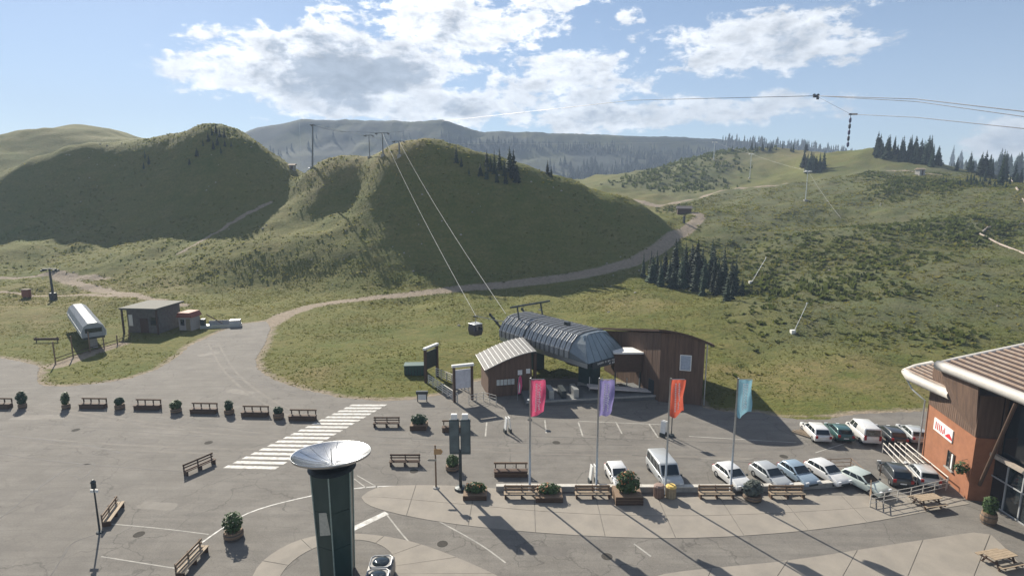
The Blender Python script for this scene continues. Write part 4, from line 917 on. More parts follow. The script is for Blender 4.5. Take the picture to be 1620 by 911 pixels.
car(1414,757, 75, DG, 'dark grey estate car parked inside the front railing', GC2, L_=4.4, Hh=1.6)
car(1457,758, 75, SI, 'silver car parked next to the ramp rails by the building', GC2, L_=4.1)

# ------------------------------------------------------------------ railings
def railing(pix, label, nr=3, hgt=1.05, m_=M_WHITE, step=1.6, zs=None, name='railing', rr=.03):
    pts = [P(*p) for p in pix]; e = empty(name, (pts[0][0], pts[0][1], .013), 0, label, 'railing'); ox, oy = pts[0]
    for i in range(len(pts)-1):
        a, b = pts[i], pts[i+1]; L_ = math.hypot(b[0]-a[0], b[1]-a[1]); k = max(1, round(L_/step))
        for j in range(k+(1 if i == len(pts)-2 else 0)):
            t = j/k; x, y = a[0]+(b[0]-a[0])*t-ox, a[1]+(b[1]-a[1])*t-oy; MB().tube([(x, y, 0), (x, y, hgt)], rr*1.25, 6).build('post', m_, e)
        for q in range(nr): z = hgt*(q+1)/nr; MB().tube([(a[0]-ox, a[1]-oy, z), (b[0]-ox, b[1]-oy, z)], rr, 6).build('rail', m_, e)
    return e
M_RAIL = mat('weathered_rail', (.5, .48, .44), .6, .2)
railing([(1376,802),(1440,790),(1496,776)], 'white tube railing between the pale green car and the picnic table', m_=M_RAIL)
railing([(1280,745),(1345,742),(1376,770),(1376,801)], 'thin wooden-topped railing enclosing the corner of the car bays', m_=M_WOODM, step=2.2)
railing([(1392,752),(1470,750)], 'dark rail behind the cars inside the front enclosure', 2, m_=M_WOOD, step=2.4)
ramp = empty('ramp_rails', (0, 0, 0), 0, 'bank of pale parallel ramp rails stepping down beside the terracotta wall', 'railing')
for k in range(5):
    dx = -.55*k; a, b = P(1432,716), P(1498,772); a = (a[0]+dx, a[1]); b = (b[0]+dx*1.2, b[1])
    MB().tube([(a[0], a[1], 1.0), (b[0], b[1], 1.0)], .045, 6).build('rail', M_RAIL, ramp); MB().tube([(a[0], a[1], .5), (b[0], b[1], .5)], .035, 6).build('rail', M_RAIL, ramp)
    for t in (0, .33, .66, 1): x, y = lerp(a, b, t); MB().tube([(x, y, .013), (x, y, 1.0)], .035, 6).build('post', M_RAIL, ramp)
pl = empty('pole_stack', g3(1275,688,.013), R(-50), 'stack of pale poles lying by the end of the meadow car row', 'poles')
for k in range(7): MB().tube([(-1.3+.1*k, -.5+.16*k, .12+.10*(k % 2)), (1.5, -.5+.16*k, .12+.10*(k % 2))], .07, 6).build('pole', M_WOODP, pl)

# ------------------------------------------------------------------ picnic tables
def picnic():
    e = empty('picnic_table', (0, 0, 0))
    for k in range(4): MB().box(-1.0, 1.0, -.40+k*.205, -.40+k*.205+.19, .72, .77).build('top_plank', M_WOODP, e)
    for sgn in (-1, 1):
        for k in range(2): y0 = sgn*.78-.13+k*.14; MB().box(-1.0, 1.0, y0, y0+.125, .42, .465).build('seat_plank', M_WOODP, e)
        for sx in (-.72, .72):
            mb = MB(); mb.add([(sx-.05, sgn*.62, 0), (sx+.05, sgn*.62, 0), (sx+.05, sgn*.52, 0), (sx-.05, sgn*.52, 0), (sx-.05, sgn*.28, .719), (sx+.05, sgn*.28, .719), (sx+.05, sgn*.18, .719), (sx-.05, sgn*.18, .719)],
                [(0,3,2,1),(4,5,6,7),(0,1,5,4),(1,2,6,5),(2,3,7,6),(3,0,4,7)]); mb.build('leg', M_WOOD, e)
    for sx in (-.72, .72): MB().box(sx-.04, sx+.04, -.92, .92, .33, .419).build('cross_beam', M_WOOD, e)
    return e
T_P = picnic()
x, y = P(1466,800); place(T_P, 'picnic_table', (x, y, .036), R(12), 'pale wooden picnic table beside the white tube railing', 'picnic table', 'picnic tables')
x, y = P(1580,893); place(T_P, 'picnic_table', (x, y, .036), R(14), 'wooden picnic table on the beige slab away from the railing', 'picnic table', 'picnic tables')
# ------------------------------------------------------------------ terracotta building
e = empty('terracotta_building', (38, 44, 0), 0, 'terracotta walled building with swooping white-edged roofs and glazed front', 'building')
def rel(p): return (p[0]-38, p[1]-44, p[2] if len(p) > 2 else 0)
def slabq(q, n, t):      # quad given by 4 points, thickened along n
    n = Vector(n).normalized()*t; q = [Vector(rel(p)) for p in q]
    return MB().add([tuple(p) for p in q]+[tuple(p+n) for p in q], [(0,1,2,3),(7,6,5,4),(0,4,5,1),(1,5,6,2),(2,6,7,3),(3,7,4,0)])
# protruding terracotta block
wl_ = MB().prism([rel(p)[:2] for p in ((38.8,50.4),(37.2,42.9),(46,41.2),(47,50.4))], .013, 5.4).build('wall', M_TERRA, e)
MB().prism([rel(p)[:2] for p in ((38.75,50.3),(37.25,43.0),(46,41.6),(46.9,50.3))], 5.402, 8.9).build('upper_wall', M_CLAD, e)
for k in range(26):       # upright cladding boards on the upper wall
    t = (k+.5)/26; a = (38.75+(37.25-38.75)*t, 50.3+(43.0-50.3)*t); MB().at(a[0]-38, a[1]-44, 0, math.atan2(43.0-50.3, 37.25-38.75)).box(-.125, .125, -.035, -.005, 5.42, 8.88).build('cladding_board', M_CLAD, e)
wd = math.atan2(42.9-50.4, 37.2-38.8)
def onwall(t, z0, z1, wdt, d0, d1, nm, m_, par=e):
    a = (38.8+(37.2-38.8)*t, 50.4+(42.9-50.4)*t); return MB().at(a[0]-38, a[1]-44, 0, wd).box(-wdt/2, wdt/2, -d1, -d0, z0, z1).build(nm, m_, par)
sg = onwall(.40, 3.55, 4.65, 3.1, .002, .09, 'sign', M_WHITE)
M_RED = mat('sign_red', (.5, .03, .04), .5)
for t0, w0, z0, z1 in ((.25,.12,3.75,4.4),(.29,.12,3.75,4.4),(.33,.10,3.75,4.4),(.37,.14,3.75,4.4),(.41,.12,3.75,4.15),(.44,.1,3.85,4.4)): onwall(t0, z0, z1, w0, .091, .11, 'sign_mark', M_RED, sg)
MB().at(38.8-1.6*.53-38, 50.4-7.5*.53-44, 0, wd).prism([(-.6, 3.75), (.6, 3.75), (.5, 3.95), (.1, 4.2), (-.2, 4.05)], -.11, -.091, 'y').build('sign_mark', M_RED, sg)
wn = onwall(.62, 1.35, 2.75, 1.0, .002, .05, 'window', M_GLASS)
for q in ((-.54, -.46), (-.04, .04), (.46, .54)):
    a = (38.8-1.6*.62, 50.4-7.5*.62); MB().at(a[0]-38, a[1]-44, 0, wd).box(q[0], q[1], -.09, -.051, 1.3, 2.8).build('frame', M_WOOD, wn)
a = (38.8-1.6*.62, 50.4-7.5*.62); MB().at(a[0]-38, a[1]-44, 0, wd).box(-.65, .65, -.2, -.002, 1.2, 1.298).build('sill', M_CONC, wn)
MB().at(a[0]-38, a[1]-44, 0, wd).box(.1, .3, -.075, -.055, 1.4, 2.7).build('curtain', M_WHITE, wn)
# glazed front, set back, running towards the camera
gw = MB().box(.75, .85, -21, -.9, .013, 3.9).build('glazing', M_GLASS, e)
for k in range(15): MB().box(.66, .745, -1.3-k*1.4-.05, -1.3-k*1.4+.05, .013, 3.9).build('mullion', M_ALU, gw)
for z in (.02, 2.3, 3.8): MB().box(.64, .658, -21, -.9, z, z+.12).build('transom', M_ALU, gw)
MB().box(.3, .62, -21, -.9, 4.0, 4.3).build('fascia_beam', mat('pale_beam', (.35, .3, .25), .7), e)
MB().box(.9, 1.0, -21, -.9, 4.0, 10.0).build('upper_glazing', M_GLASS, e)
for k in range(8): MB().box(.78, .895, -1.6-k*2.6-.12, -1.6-k*2.6+.12, 4.31, 10.0).build('timber_upright', M_WOOD, e)
MB().box(.62, 12, -21, -.95, 3.92, 3.99).build('floor_slab', M_CONC, e)
MB().box(1.1, 14, -21, -.9, .013, 9.9).build('rear_volume', M_CLAD, e)
MB().tube([rel((37.6,42.4,1.6)), rel((36.9,39.6,9.6))], .13, 8).build('slanted_post', M_WOOD, e)
# roofs: battens run parallel with the eaves
M_FASC = mat('roof_fascia', (.44, .42, .39), .6, scale=2, var=.1)
M_ROOF = mat('roof_sheet', (.055, .038, .033), .6, .2, scale=1.5)
M_BATT = mat('roof_batten', (.30, .20, .14), .7, scale=2, col2=(.40, .34, .29))
def roof(name, x0, x1, z0, z1, y0, y1, nb, fr):
    r = slabq([(x0,y0,z0),(x0,y1,z0),(x1,y1,z1),(x1,y0,z1)], (0,0,-1), .25).build(name, M_ROOF, e)
    for k in range(nb):
        t = (k+.5)/nb; x = x0+(x1-x0)*t; z = z0+(z1-z0)*t
        MB().box(x-38-.07, x-38+.07, y0-44+.1, y1-44-.1, z+.01, z+.14).build('batten', M_BATT, r)
    return r
r1_ = roof('main_roof', 36.9, 52, 10.25, 13.6, 20, 47.3, 24, .4)
# swooping rounded edge of the main roof
MB().tube([rel((36.9, 47.4-k*1.0, 10.05+.12*math.sin(k*.12))) for k in range(28)], .42, 12).build('eave_roll', M_FASC, r1_, smooth=True)
MB().tube([rel((36.9,47.4,10.05)), rel((38.5,47.55,10.4)), rel((44,47.6,11.6)), rel((52,47.6,13.4))], .3, 10).build('verge_roll', M_FASC, r1_, smooth=True)
r2_ = roof('lower_roof', 38.0, 44, 7.75, 8.9, 46.9, 53.2, 12, .3)
MB().tube([rel((41.2,53.6,8.1)), rel((39.6,53.6,7.75)), rel((38.4,53.2,7.5)), rel((37.9,52,7.45)), rel((37.9,50,7.45)), rel((37.95,48.4,7.45)), rel((38.0,46.9,7.5))], .42, 12).build('eave_roll', M_FASC, r2_, smooth=True)
MB().tube([rel((38.0,52.6,7.1)), rel((38.3,52.0,6.2)), rel((38.6,50.6,5.6)), rel((38.5,50.5,.05))], .07, 6).build('downpipe', M_STEEL, e)
# timber soffit closing the overhang
slabq([(37.3,43.1,5.6),(36.95,43.1,9.7),(36.95,47.1,9.7),(38.0,47.1,7.0)], (1,0,0), .12).build('overhang_screen', M_CLAD, e)
def pot_plant(loc, label, r=.5, h=.7):
    planter(loc, 0, 'barrel', r*1.8, h, (r, r, r*1.3), label, int(loc[0]*10), M_LEAF, False, 200, .12)
pot_plant((36.2, 39.6, .02), 'leafy shrub in a terracotta-coloured tub by the glazed front', .6, .9)
hb = empty('hanging_basket', (36.85, 43.5, 2.2), 0, 'trailing green hanging basket on the terracotta corner', 'basket')
MB().lathe([(0, 0), (.2, .05), (.28, .3), (0, .3)], 10).build('bowl', M_DARKM, hb); MB().leaves((0, 0, .35), (.55, .55, .55), 200, .12, 5, -.9).build('foliage', M_LEAF, hb)
MB().tube([(0, 0, .3), (0, 0, 1.0), (.55, .1, 1.05)], .02, 5).build('bracket', M_DARKM, hb)

# ------------------------------------------------------------------ gondola station
def station():
    ux, uy = -.635, .7725                                  # axis of the terminal, from front end to cable end
    base = Vector((11.3, 68.3, 0)); ang = math.atan2(uy, ux)   # local +x = towards the cable, local y = left of it
    e = empty('gondola_station', (base.x, base.y, .013), ang, 'gondola base station with ribbed silver barrel canopy on dark piers', 'lift station')
    Lc, hw, zb, zt = 15.0, 3.7, 4.5, 7.35
    # local frame: -y side faces the camera-left? camera side is +y
    prof = [(-hw, zb), (-hw-.05, zb+.9), (-hw+.55, zb+1.9), (-hw+1.5, zt-.2), (-1.2, zt), (1.2, zt), (hw-1.5, zt-.2), (hw-.55, zb+1.9), (hw+.05, zb+.9), (hw, zb)]
    def shell(x0, x1, nm, m_):
        mb = MB(); n = len(prof)
        mb.add([(x0, p[0], p[1]) for p in prof]+[(x1, p[0], p[1]) for p in prof], [(i, i+1, n+i+1, n+i) for i in range(n-1)]+[tuple(range(n-1, -1, -1)), tuple(range(n, 2*n))]); return mb.build(nm, m_, e)
    for (x0, x1) in ((2.2, 10.6), (11.0, Lc+1)):
        s_ = shell(x0, x1, 'canopy', M_ALU); k = int((x1-x0)/.42)
        for i in range(k+1):
            x = x0+(x1-x0)*i/k; mb = MB(); mb.tube([(x, p[0]*1.012, zb+(p[1]-zb)*1.012) for p in prof], .06 if i % 2 else .10, 5); mb.build('rib', M_ALU if i % 2 else mat('dark_rib', (.12, .125, .13), .6, .2), s_)
    shell(10.61, 10.99, 'joint_band', M_DARKM)
    # hipped front end, panelled
    q0 = [(2.19, p[0], p[1]) for p in prof]
    fr = [(-.9, -hw+.1, zb), (-.2, -hw+.5, zb+.9), (.5, -hw+1.1, zb+1.9), (1.2, -hw+1.9, zt-.25), (1.5, -1.1, zt-.06), (1.5, 1.1, zt-.06), (1.2, hw-1.9, zt-.25), (.5, hw-1.1, zb+1.9), (-.2, hw-.5, zb+.9), (-.9, hw-.1, zb)]
    mbh = MB(); n = len(fr); mbh.add(q0+fr, [(i, n+i, n+i+1, i+1) for i in range(n-1)]+[(0, n-1, 2*n-1, n), tuple(range(n, 2*n))][:1]); 
    end = mbh.build('front_hood', mat('hood_grey', (.16, .19, .21), .35, .3), e)
    M_PAN = mat('hood_panel', (.21, .26, .29), .3, .2, scale=2, var=.1)
    lo_ = [(-.92, -hw+.1+(2*hw-.2)*i/6) for i in range(7)]; hi_ = [(1.5, -2.1+4.2*i/6) for i in range(7)]
    for i in range(6):
        g = .05; MB().add([(-.92, lo_[i][1]+g, zb+.02), (-.92, lo_[i+1][1]-g, zb+.02), (1.46, hi_[i+1][1]-g*.6, zt-.12), (1.46, hi_[i][1]+g*.6, zt-.12), (-.80, lo_[i][1]+g, zb+.02), (-.80, lo_[i+1][1]-g, zb+.02), (1.58, hi_[i+1][1]-g*.6, zt-.12), (1.58, hi_[i][1]+g*.6, zt-.12)],
                 [(0,3,2,1),(4,5,6,7),(0,1,5,4),(1,2,6,5),(2,3,7,6),(3,0,4,7)]).build('hood_panel', M_PAN, end)
    MB().box(-.75, Lc+1.2, -hw+.12, hw-.12, zb-.55, zb-.01).build('chassis', M_DARKM, e)
    MB().box(-.80, Lc+1.0, hw-.11, hw-.03, zb-.6, zb-.05).build('side_beam', M_STEEL, e); MB().box(-.80, Lc+1.0, -hw+.03, -hw+.11, zb-.6, zb-.05).build('side_beam', M_STEEL, e)
    sb = MB().box(-1.05, -.93, -2.6, 2.9, zb-.78, zb-.05).build('name_board', mat('name_board', (.05, .06, .065), .5), e)
    rdl = random.Random(4)
    for row, (y0, y1, z) in enumerate(((-2.4, 2.4, zb-.36), (-2.4, .2, zb-.70))):        # worn lettering, unreadable at this distance
        yy = y0
        while yy < y1:
            w_ = rdl.uniform(.14, .24); hgt = .24
            MB().box(-1.07, -1.051, yy, yy+.05, z, z+hgt).box(-1.07, -1.051, yy+w_-.05, yy+w_, z, z+hgt).box(-1.07, -1.051, yy+.051, yy+w_-.051, z+rdl.choice((0, .1, .19)), z+.05+rdl.choice((0, .1, .19))).build('letter', M_WHITE, sb); yy += w_+.09+(.2 if rdl.random() < .15 else 0)
    for x, w_ in ((2.2, 1.2), (12.4, .9)):
        MB().box(x-w_, x+w_, -.75, .75, 0, zb-.552).build('pier', mat('pier_green', (.03, .055, .055), .7, scale=1, var=.3), e)
    MB().box(1.4, 3.2, -1.1, 1.1, .0, .6).build('pier_foot', M_CONC, e)
    # cable portal and wheel arms at the far end
    for yy in (-2.2, 2.2): MB().tube([(Lc-1.5, yy, zt-.4), (Lc-1.0, yy, zt+1.6)], .12, 6).build('portal_post', M_DARKM, e)
    MB().tube([(Lc-1.0, -4.0, zt+1.6), (Lc-1.0, 3.4, zt+1.6)], .13, 6).build('portal_beam', M_DARKM, e)
    for yy in (-3.2, 2.9):
        MB().tube([(Lc+.4, yy, zb+.2), (Lc+4.2, yy, zb+2.4)], .16, 6).build('guide_arm', M_DARKM, e)
        for k in range(5): m2 = MB(); m2.at(Lc+.8+k*.8, yy+.2, zb+.7+k*.46, 0, R(90)).lathe([(0, -.06), (.26, -.06), (.26, .06), (0, .06)], 10); m2.build('sheave', M_DARKM, e)
    MB().box(6.0, 6.6, -.3, .3, zt, zt+.5).build('roof_hatch', M_DARKM, e)
    # wheel visible beneath
    m2 = MB(); m2.at(3.2, 0, 3.3).lathe([(2.2, -.1), (2.45, -.16), (2.45, .16), (2.2, .1)], 24); m2.build('bullwheel', M_DARKM, e)
station()
# timber hall beside it
e = empty('timber_hall', (17.6, 64.9, .0), 0, 'tall dark timber hall with a shallow curved roof beside the gondola station', 'building')
ft = [(22.3,63.6),(17.6,64.9),(13.0,77),(24.8,75)]
def hallz(x, y):
    fx = 17.6+(y-64.9)*-.38; t = (x-fx)/(22.5-fx); dpt = (y-64.2)/12.5
    return 8.75-.1*t-1.0*max(0, t)**2-2.9*max(0, dpt)
loc = lambda p: (p[0]-17.6, p[1]-64.9)
mbw = MB(); n = 4
mbw.add([(*loc(p), .0) for p in ft]+[(*loc(p), hallz(*p)-.1) for p in ft], [(0,1,2,3),(7,6,5,4),(0,4,5,1),(1,5,6,2),(2,6,7,3),(3,7,4,0)])
hw_ = mbw.build('wall', M_CLAD, e)
for (a, b, k) in ((ft[0], ft[1], 18), (ft[1], ft[2], 40)):
    an = math.atan2(b[1]-a[1], b[0]-a[0]); L_ = math.hypot(b[0]-a[0], b[1]-a[1])
    for i in range(k):
        t = (i+.5)/k; p = (a[0]+(b[0]-a[0])*t, a[1]+(b[1]-a[1])*t); q = loc(p); w_ = L_/k*.46
        sgn = 1
        MB().at(q[0], q[1], 0, an).box(-w_, w_, .004, .05+random.uniform(0, .02), .02, hallz(*p)-.12).build('cladding_board', M_CLAD, e)
# curved roof slab with overhang, falling to the back
rows = []
for k in range(15):
    t = -.05+1.2*k/14
    f0 = (17.4+5.0*t, 64.5-1.4*t); f1 = (12.6+12.6*t, 77.6-2.2*t); rows.append((f0, f1, 8.95-.1*t-1.0*max(0, t)**2))
vs = []; fs = []
for (f0, f1, z) in rows:
    a, b = loc(f0), loc(f1); vs += [(a[0], a[1], z), (b[0], b[1], z-3.0), (b[0], b[1], z-3.25), (a[0], a[1], z-.25)]
for k in range(14):
    o = k*4
    for q in range(4): fs.append((o+q, o+(q+1) % 4, o+4+(q+1) % 4, o+4+q))
fs += [(0,1,2,3), (59,58,57,56)]
MB().add(vs, fs).build('roof', M_WOOD, e)
an = math.atan2(ft[1][1]-ft[0][1], ft[1][0]-ft[0][0]); p = lerp(ft[0], ft[1], .42); q = loc(p)
w_ = MB().at(q[0], q[1], 0, an).box(-.55, .55, .07, .13, 4.2, 5.9).build('window', mat('sky_glass', (.3, .36, .45), .15, 0, spec=.8), e)
MB().at(q[0], q[1], 0, an).box(-.65, .65, .075, .10, 4.1, 6.0).build('frame', M_WHITE, w_)
p = lerp(ft[1], ft[2], .12); q = loc(p); an2 = math.atan2(ft[2][1]-ft[1][1], ft[2][0]-ft[1][0])
MB().at(q[0], q[1], 0, an2).box(-.55, .55, .07, .12, .02, 2.3).build('door', M_DARKM, e)
MB().tube([(*loc((22.5,63.4)), .1), (*loc((22.5,63.4)), 7.6)], .07, 6).build('downpipe', M_STEEL, e)
# link canopy between terminal and hall
e = empty('link_canopy', (14.4, 69.0, 0), 0, 'small flat pale-edged canopy joining the gondola terminal to the timber hall', 'canopy')
MB().box(-1.8, 1.9, -1.0, 1.4, 4.95, 5.15).build('roof', M_WHITE, e); MB().box(-1.7, 1.8, -.9, 1.3, 2.6, 4.94).build('screen', M_WOOD, e)
for sx in (-1.5, 1.6): MB().box(sx-.08, sx+.08, -.8, -.64, .013, 2.59).build('post', M_DARKM, e)
# arched ticket pavilion
x0, y0 = -2.9, 66.2
e = empty('ticket_pavilion', (x0, y0, 0), R(13), 'low wooden ticket pavilion with a rising curved grey roof', 'pavilion')
arc = [(k/12*6.4-.5, 3.65+2.0*math.sin(k/12*1.45)) for k in range(13)]
MB().prism([(0, .013), (5.6, .013)]+[(a-.0, b-.12) for a, b in reversed(arc) if -.01 <= a <= 5.65], 0, 5.0, 'y').build('wall', M_CLAD, e)
top_ = [(a, b) for a, b in arc]+[(a, b-.10) for a, b in reversed(arc)]
rf = MB().prism(top_, -.6, 6.2, 'y').build('roof', mat('pale_roof', (.12, .12, .12), .75, .1, scale=1.5), e)
for k in range(12): 
    a, b = arc[k]; MB().tube([(a, -.6, b+.03), (a, 6.2, b+.03)], .035, 5).build('standing_seam', M_ALU, rf)
for k in range(5): 
    wv = MB().box(1.05+k*.46, 1.05+k*.46+.38, -.05, -.003, 1.45, 2.15).build('window', mat('pale_blind', (.5, .52, .5), .4), e); MB().box(1.03+k*.46, 1.03+k*.46+.42, -.08, -.051, 1.36, 1.42).build('sill', M_WOOD, wv)
MB().box(3.6, 4.3, -.05, -.003, .03, 2.1).build('door', M_DARKM, e); MB().box(3.7, 4.25, -.07, -.003, 2.6, 3.2).build('sign', M_WHITE, e); MB().box(4.75, 5.25, -.07, -.003, 2.7, 3.3).build('sign', M_WHITE, e)
for sx in (5.75,): MB().box(sx, sx+.35, 0, .35, .013, 5.1).build('column', M_WOOD, e)
# portal frames with boards, queue fence
def portal(px, py, rz, h, w, label, face):
    e = empty('portal_frame', g3(px, py, .0), R(rz), label, 'portal')
    for sx in (-1, 1): MB().box(sx*w/2-.14, sx*w/2+.14, -.16, .16, -.1, h).build('post', M_WOOD, e)
    MB().box(-w/2-.25, w/2+.25, -.22, .22, h+.003, h+.3).build('cap', M_WHITE, e, bevel=.04)
    MB().box(-w/2+.15, w/2-.15, -.05, .05, h*.38, h*.92).build('board', face, e)
portal(683,600, 62, 4.4, 2.6, 'tall hooped portal frame at the start of the queue fence', M_DARKM)
portal(733,634, 20, 4.3, 2.2, 'portal frame holding a pale map board at the end of the queue fence', mat('map_board', (.42, .42, .46), .5, scale=2, col2=(.6, .6, .64)))
railing([(678,607),(700,622),(724,638)], 'pale boarded queue fence between the two portal frames', 4, 1.2, M_RAIL, 1.2, name='queue_fence', rr=.06)
railing([(690,596),(715,606),(742,622)], 'second boarded queue fence on the pavilion side', 4, 1.2, M_RAIL, 1.2, name='queue_fence', rr=.06)
railing([(742,640),(765,634),(785,640)], 'short queue barrier before the ticket pavilion', 3, 1.1, M_RAIL, 1.0, name='queue_fence')
railing([(940,612),(960,618),(978,624)], 'white handrail in front of the terminal pier', 3, 1.2, M_RAIL, 1.1)
# boarding platform and ramp
e = empty('boarding_platform', (*P(960, 640), 0), R(8), 'dark concrete boarding platform with pale edge under the terminal', 'platform')
MB().box(-9.5, 7.5, .8, 5.5, .013, .55).build('deck', mat('platform_dark', (.12, .125, .125), .85, scale=.8), e)
MB().box(-9.5, 7.5, .68, .798, .40, .60).build('edge_strip', M_CONC, e)
e2_ = MB().add([(-1.5,2.2,1.5),(7.2,1.4,.62),(7.2,2.6,.62),(-1.5,3.4,1.5),(-1.5,2.2,1.25),(7.2,1.4,.553),(7.2,2.6,.553),(-1.5,3.4,1.25)],[(0,1,2,3),(7,6,5,4),(0,4,5,1),(1,5,6,2),(2,6,7,3),(3,7,4,0)]).build('ramp', mat('pale_ramp', (.5, .46, .44), .7), e)
for k in range(6): MB().box(-1.2+k*1.6, -1.1+k*1.6, 3.5, 3.6, .552, 2.3-.12*k).build('baluster', M_STEEL, e)
for k in range(4): MB().box(-8.2+k*1.5, -7.6+k*1.5, 1.2, 3.4, .552, 1.5+.1*(k % 2)).build('turnstile', M_STEEL if k % 2 else M_DARKM, e)
e = empty('beach_flag', (*P(819, 634), .56), 0, 'small pink and white feather flag before the ticket pavilion', 'flag')
MB().tube([(0,0,-.5),(0,0,1.4),(.12,0,2.4),(.35,0,2.7)], .025, 5).build('pole', M_STEEL, e)
MB().add([(0.02,0,.3),(.35,-.05,.4),(.55,.05,1.3),(.5,0,2.2),(.34,0,2.66),(.12,0,2.38),(.02,0,1.4)], [(0,1,2,3,4,5,6)]).build('cloth', mat('beach_pink', (.7,.12,.25), .8, trans=.4), e)
MB().add([(0.10,-.06,.5),(.22,-.08,.55),(.3,-.04,1.3),(.2,-.04,1.9)], [(0,1,2,3)]).build('stripe', M_WHITE, e)
e = empty('green_container', (*P(658, 592), 0), R(4), 'dark green storage container in the grass by the queue fence', 'container')
gz = hz(*P(658, 592)); e.location.z = gz
MB().box(-1.5, 1.5, -.8, .8, -.1, 1.25).build('body', mat('container_green', (.03, .075, .065), .5), e, bevel=.04); MB().box(-1.55, 1.55, -.85, .85, 1.252, 1.36).build('lid', mat('container_lid', (.05, .1, .09), .45), e)
for k in range(7): MB().box(-1.35+k*.4, -1.25+k*.4, -.85, -.802, 0, 1.2).build('rib', M_DARKM, e)
# ------------------------------------------------------------------ left meadow
def gz3(px, py): g = G(px, py, 40.); return g
# covered conveyor
a = Vector((-65.8, 87.0, 0)); b = Vector((-79.5, 102.0, 0)); dv = (b-a); Lc = dv.length; an = math.atan2(dv.y, dv.x)
z0 = hz(a.x, a.y)
e = empty('covered_conveyor', (a.x, a.y, 0), an, 'long raised ski-lift cover with a rounded silver roof on the meadow', 'lift cover')
prof = [(-1.55, 2.2), (-1.6, 3.0), (-1.25, 3.9), (-.6, 4.35), (.6, 4.35), (1.25, 3.9), (1.6, 3.0), (1.55, 2.2)]
mb = MB(); n = len(prof); mb.add([(0, p[0], p[1]) for p in prof]+[(Lc, p[0], p[1]) for p in prof], [(i, i+1, n+i+1, n+i) for i in range(n-1)]+[tuple(range(n-1, -1, -1)), tuple(range(n, 2*n))])
cv = mb.build('cover', mat('cover_silver', (.26, .28, .31), .5, .4), e)
for k in range(25): MB().tube([(Lc*k/24, p[0]*1.015, p[1]*1.01) for p in prof], .05, 5).build('rib', M_WHITE, cv)
for sgn in (-1, 1): MB().box(0, Lc, sgn*1.61-.04, sgn*1.61+.04, 2.9, 3.05).build('side_rail', M_WHITE, cv)
MB().box(-.06, -.005, -1.1, 1.1, 2.9, 3.6).build('end_window', M_GLASS, cv)
MB().box(.2, Lc-.2, -1.4, 1.4, 1.85, 2.19).build('chassis', M_DARKM, e)
for t in (.12, .55, .9): MB().box(Lc*t-.45, Lc*t+.45, -.5, .5, -1.0, 1.84).build('pier', M_CONC, e)
# fence of tall posts
fp = [(88,575),(116,565),(143,557),(165,551),(186,545),(205,536)]
e = empty('post_fence', (*P(88,575), 0), 0, 'row of tall thin posts with a low dark rail along the meadow path', 'fence'); ox, oy = P(88,575); prev = None
for i, p in enumerate(fp):
    x, y = P(*p); MB().tube([(x-ox, y-oy, -.2), (x-ox, y-oy, 3.3 if i < 4 else 1.6)], .09, 6).build('post', M_WOODM, e)
    if prev:
        for zz in (.25, .75): MB().tube([(prev[0]-ox, prev[1]-oy, zz), (x-ox, y-oy, zz)], .06, 5).build('rail', M_WOOD, e)
    prev = (x, y)
e = empty('plank_barrier', (*P(74,541), 0), R(3), 'low dark plank barrier standing alone in the left meadow', 'barrier')
zb_ = hz(*P(74,541)); e.location.z = zb_
MB().box(-2.0, 2.0, -.05, .05, .35, .75).build('plank', M_WOOD, e)
for sx in (-1.7, 1.7): MB().box(sx-.06, sx+.06, .055, .14, -.2, .9).build('post', M_WOOD, e)
# lift pole with cross arm
g = gz3(85, 475)
e = empty('lift_pylon', g, 0, 'dark lift pylon with a cross arm behind the silver lift cover', 'pylon')
MB().tube([(0,0,-.5),(0,0,7.2)], .28, 8, .2).build('mast', M_DARKM, e); MB().box(-1.6, 1.6, -.15, .15, 6.9, 7.15).build('cross_arm', M_DARKM, e)
MB().box(-.55, .55, -.5, .5, -.4, 1.6).build('foot', M_DARKM, e)
for sx in (-1.4, 1.4): MB().box(sx-.15, sx+.15, -.8, .8, 6.55, 6.89).build('sheave_train', M_DARKM, e)
g = gz3(43, 472); e = empty('equipment_box', g, 0, 'small rust-red equipment box on posts in the left meadow', 'box')
MB().box(-.7, .7, -.5, .5, .3, 1.9).build('body', mat('rust_red', (.2, .07, .04), .8), e); MB().box(-.85, .85, -.65, .65, 1.902, 2.05).build('lid', M_WOOD, e)
for sx in (-.55, .55): MB().box(sx-.08, sx+.08, -.4, .4, -.4, .299).build('leg', M_WOOD, e)
# shed
x, y = P(226, 527)
e = empty('meadow_shed', (x, y, 0), R(-6), 'grey shed with a pale overhanging flat roof beside the meadow path', 'shed')
MB().box(-3.0, 3.0, .4, 6, -.2, 4.3).build('wall', mat('shed_wall', (.12, .11, .10), .85, scale=2, var=.3), e)
MB().box(-3.5, 3.5, -.7, 6.6, 4.302, 4.62).build('roof', mat('shed_roof', (.10, .10, .085), .85, scale=1.5), e)
for sx in (-3.25, 3.25): MB().box(sx-.12, sx+.12, -.5, -.26, -.2, 4.3).build('post', M_WOOD, e)
MB().box(-2.7, -2.0, .33, .398, 1.2, 3.2).build('window', M_WHITE, e); MB().box(-.6, .9, .33, .398, 0, 2.6).build('door', M_WOOD, e); MB().box(1.4, 2.6, .33, .398, 1.4, 2.8).build('window', M_GLASS, e)
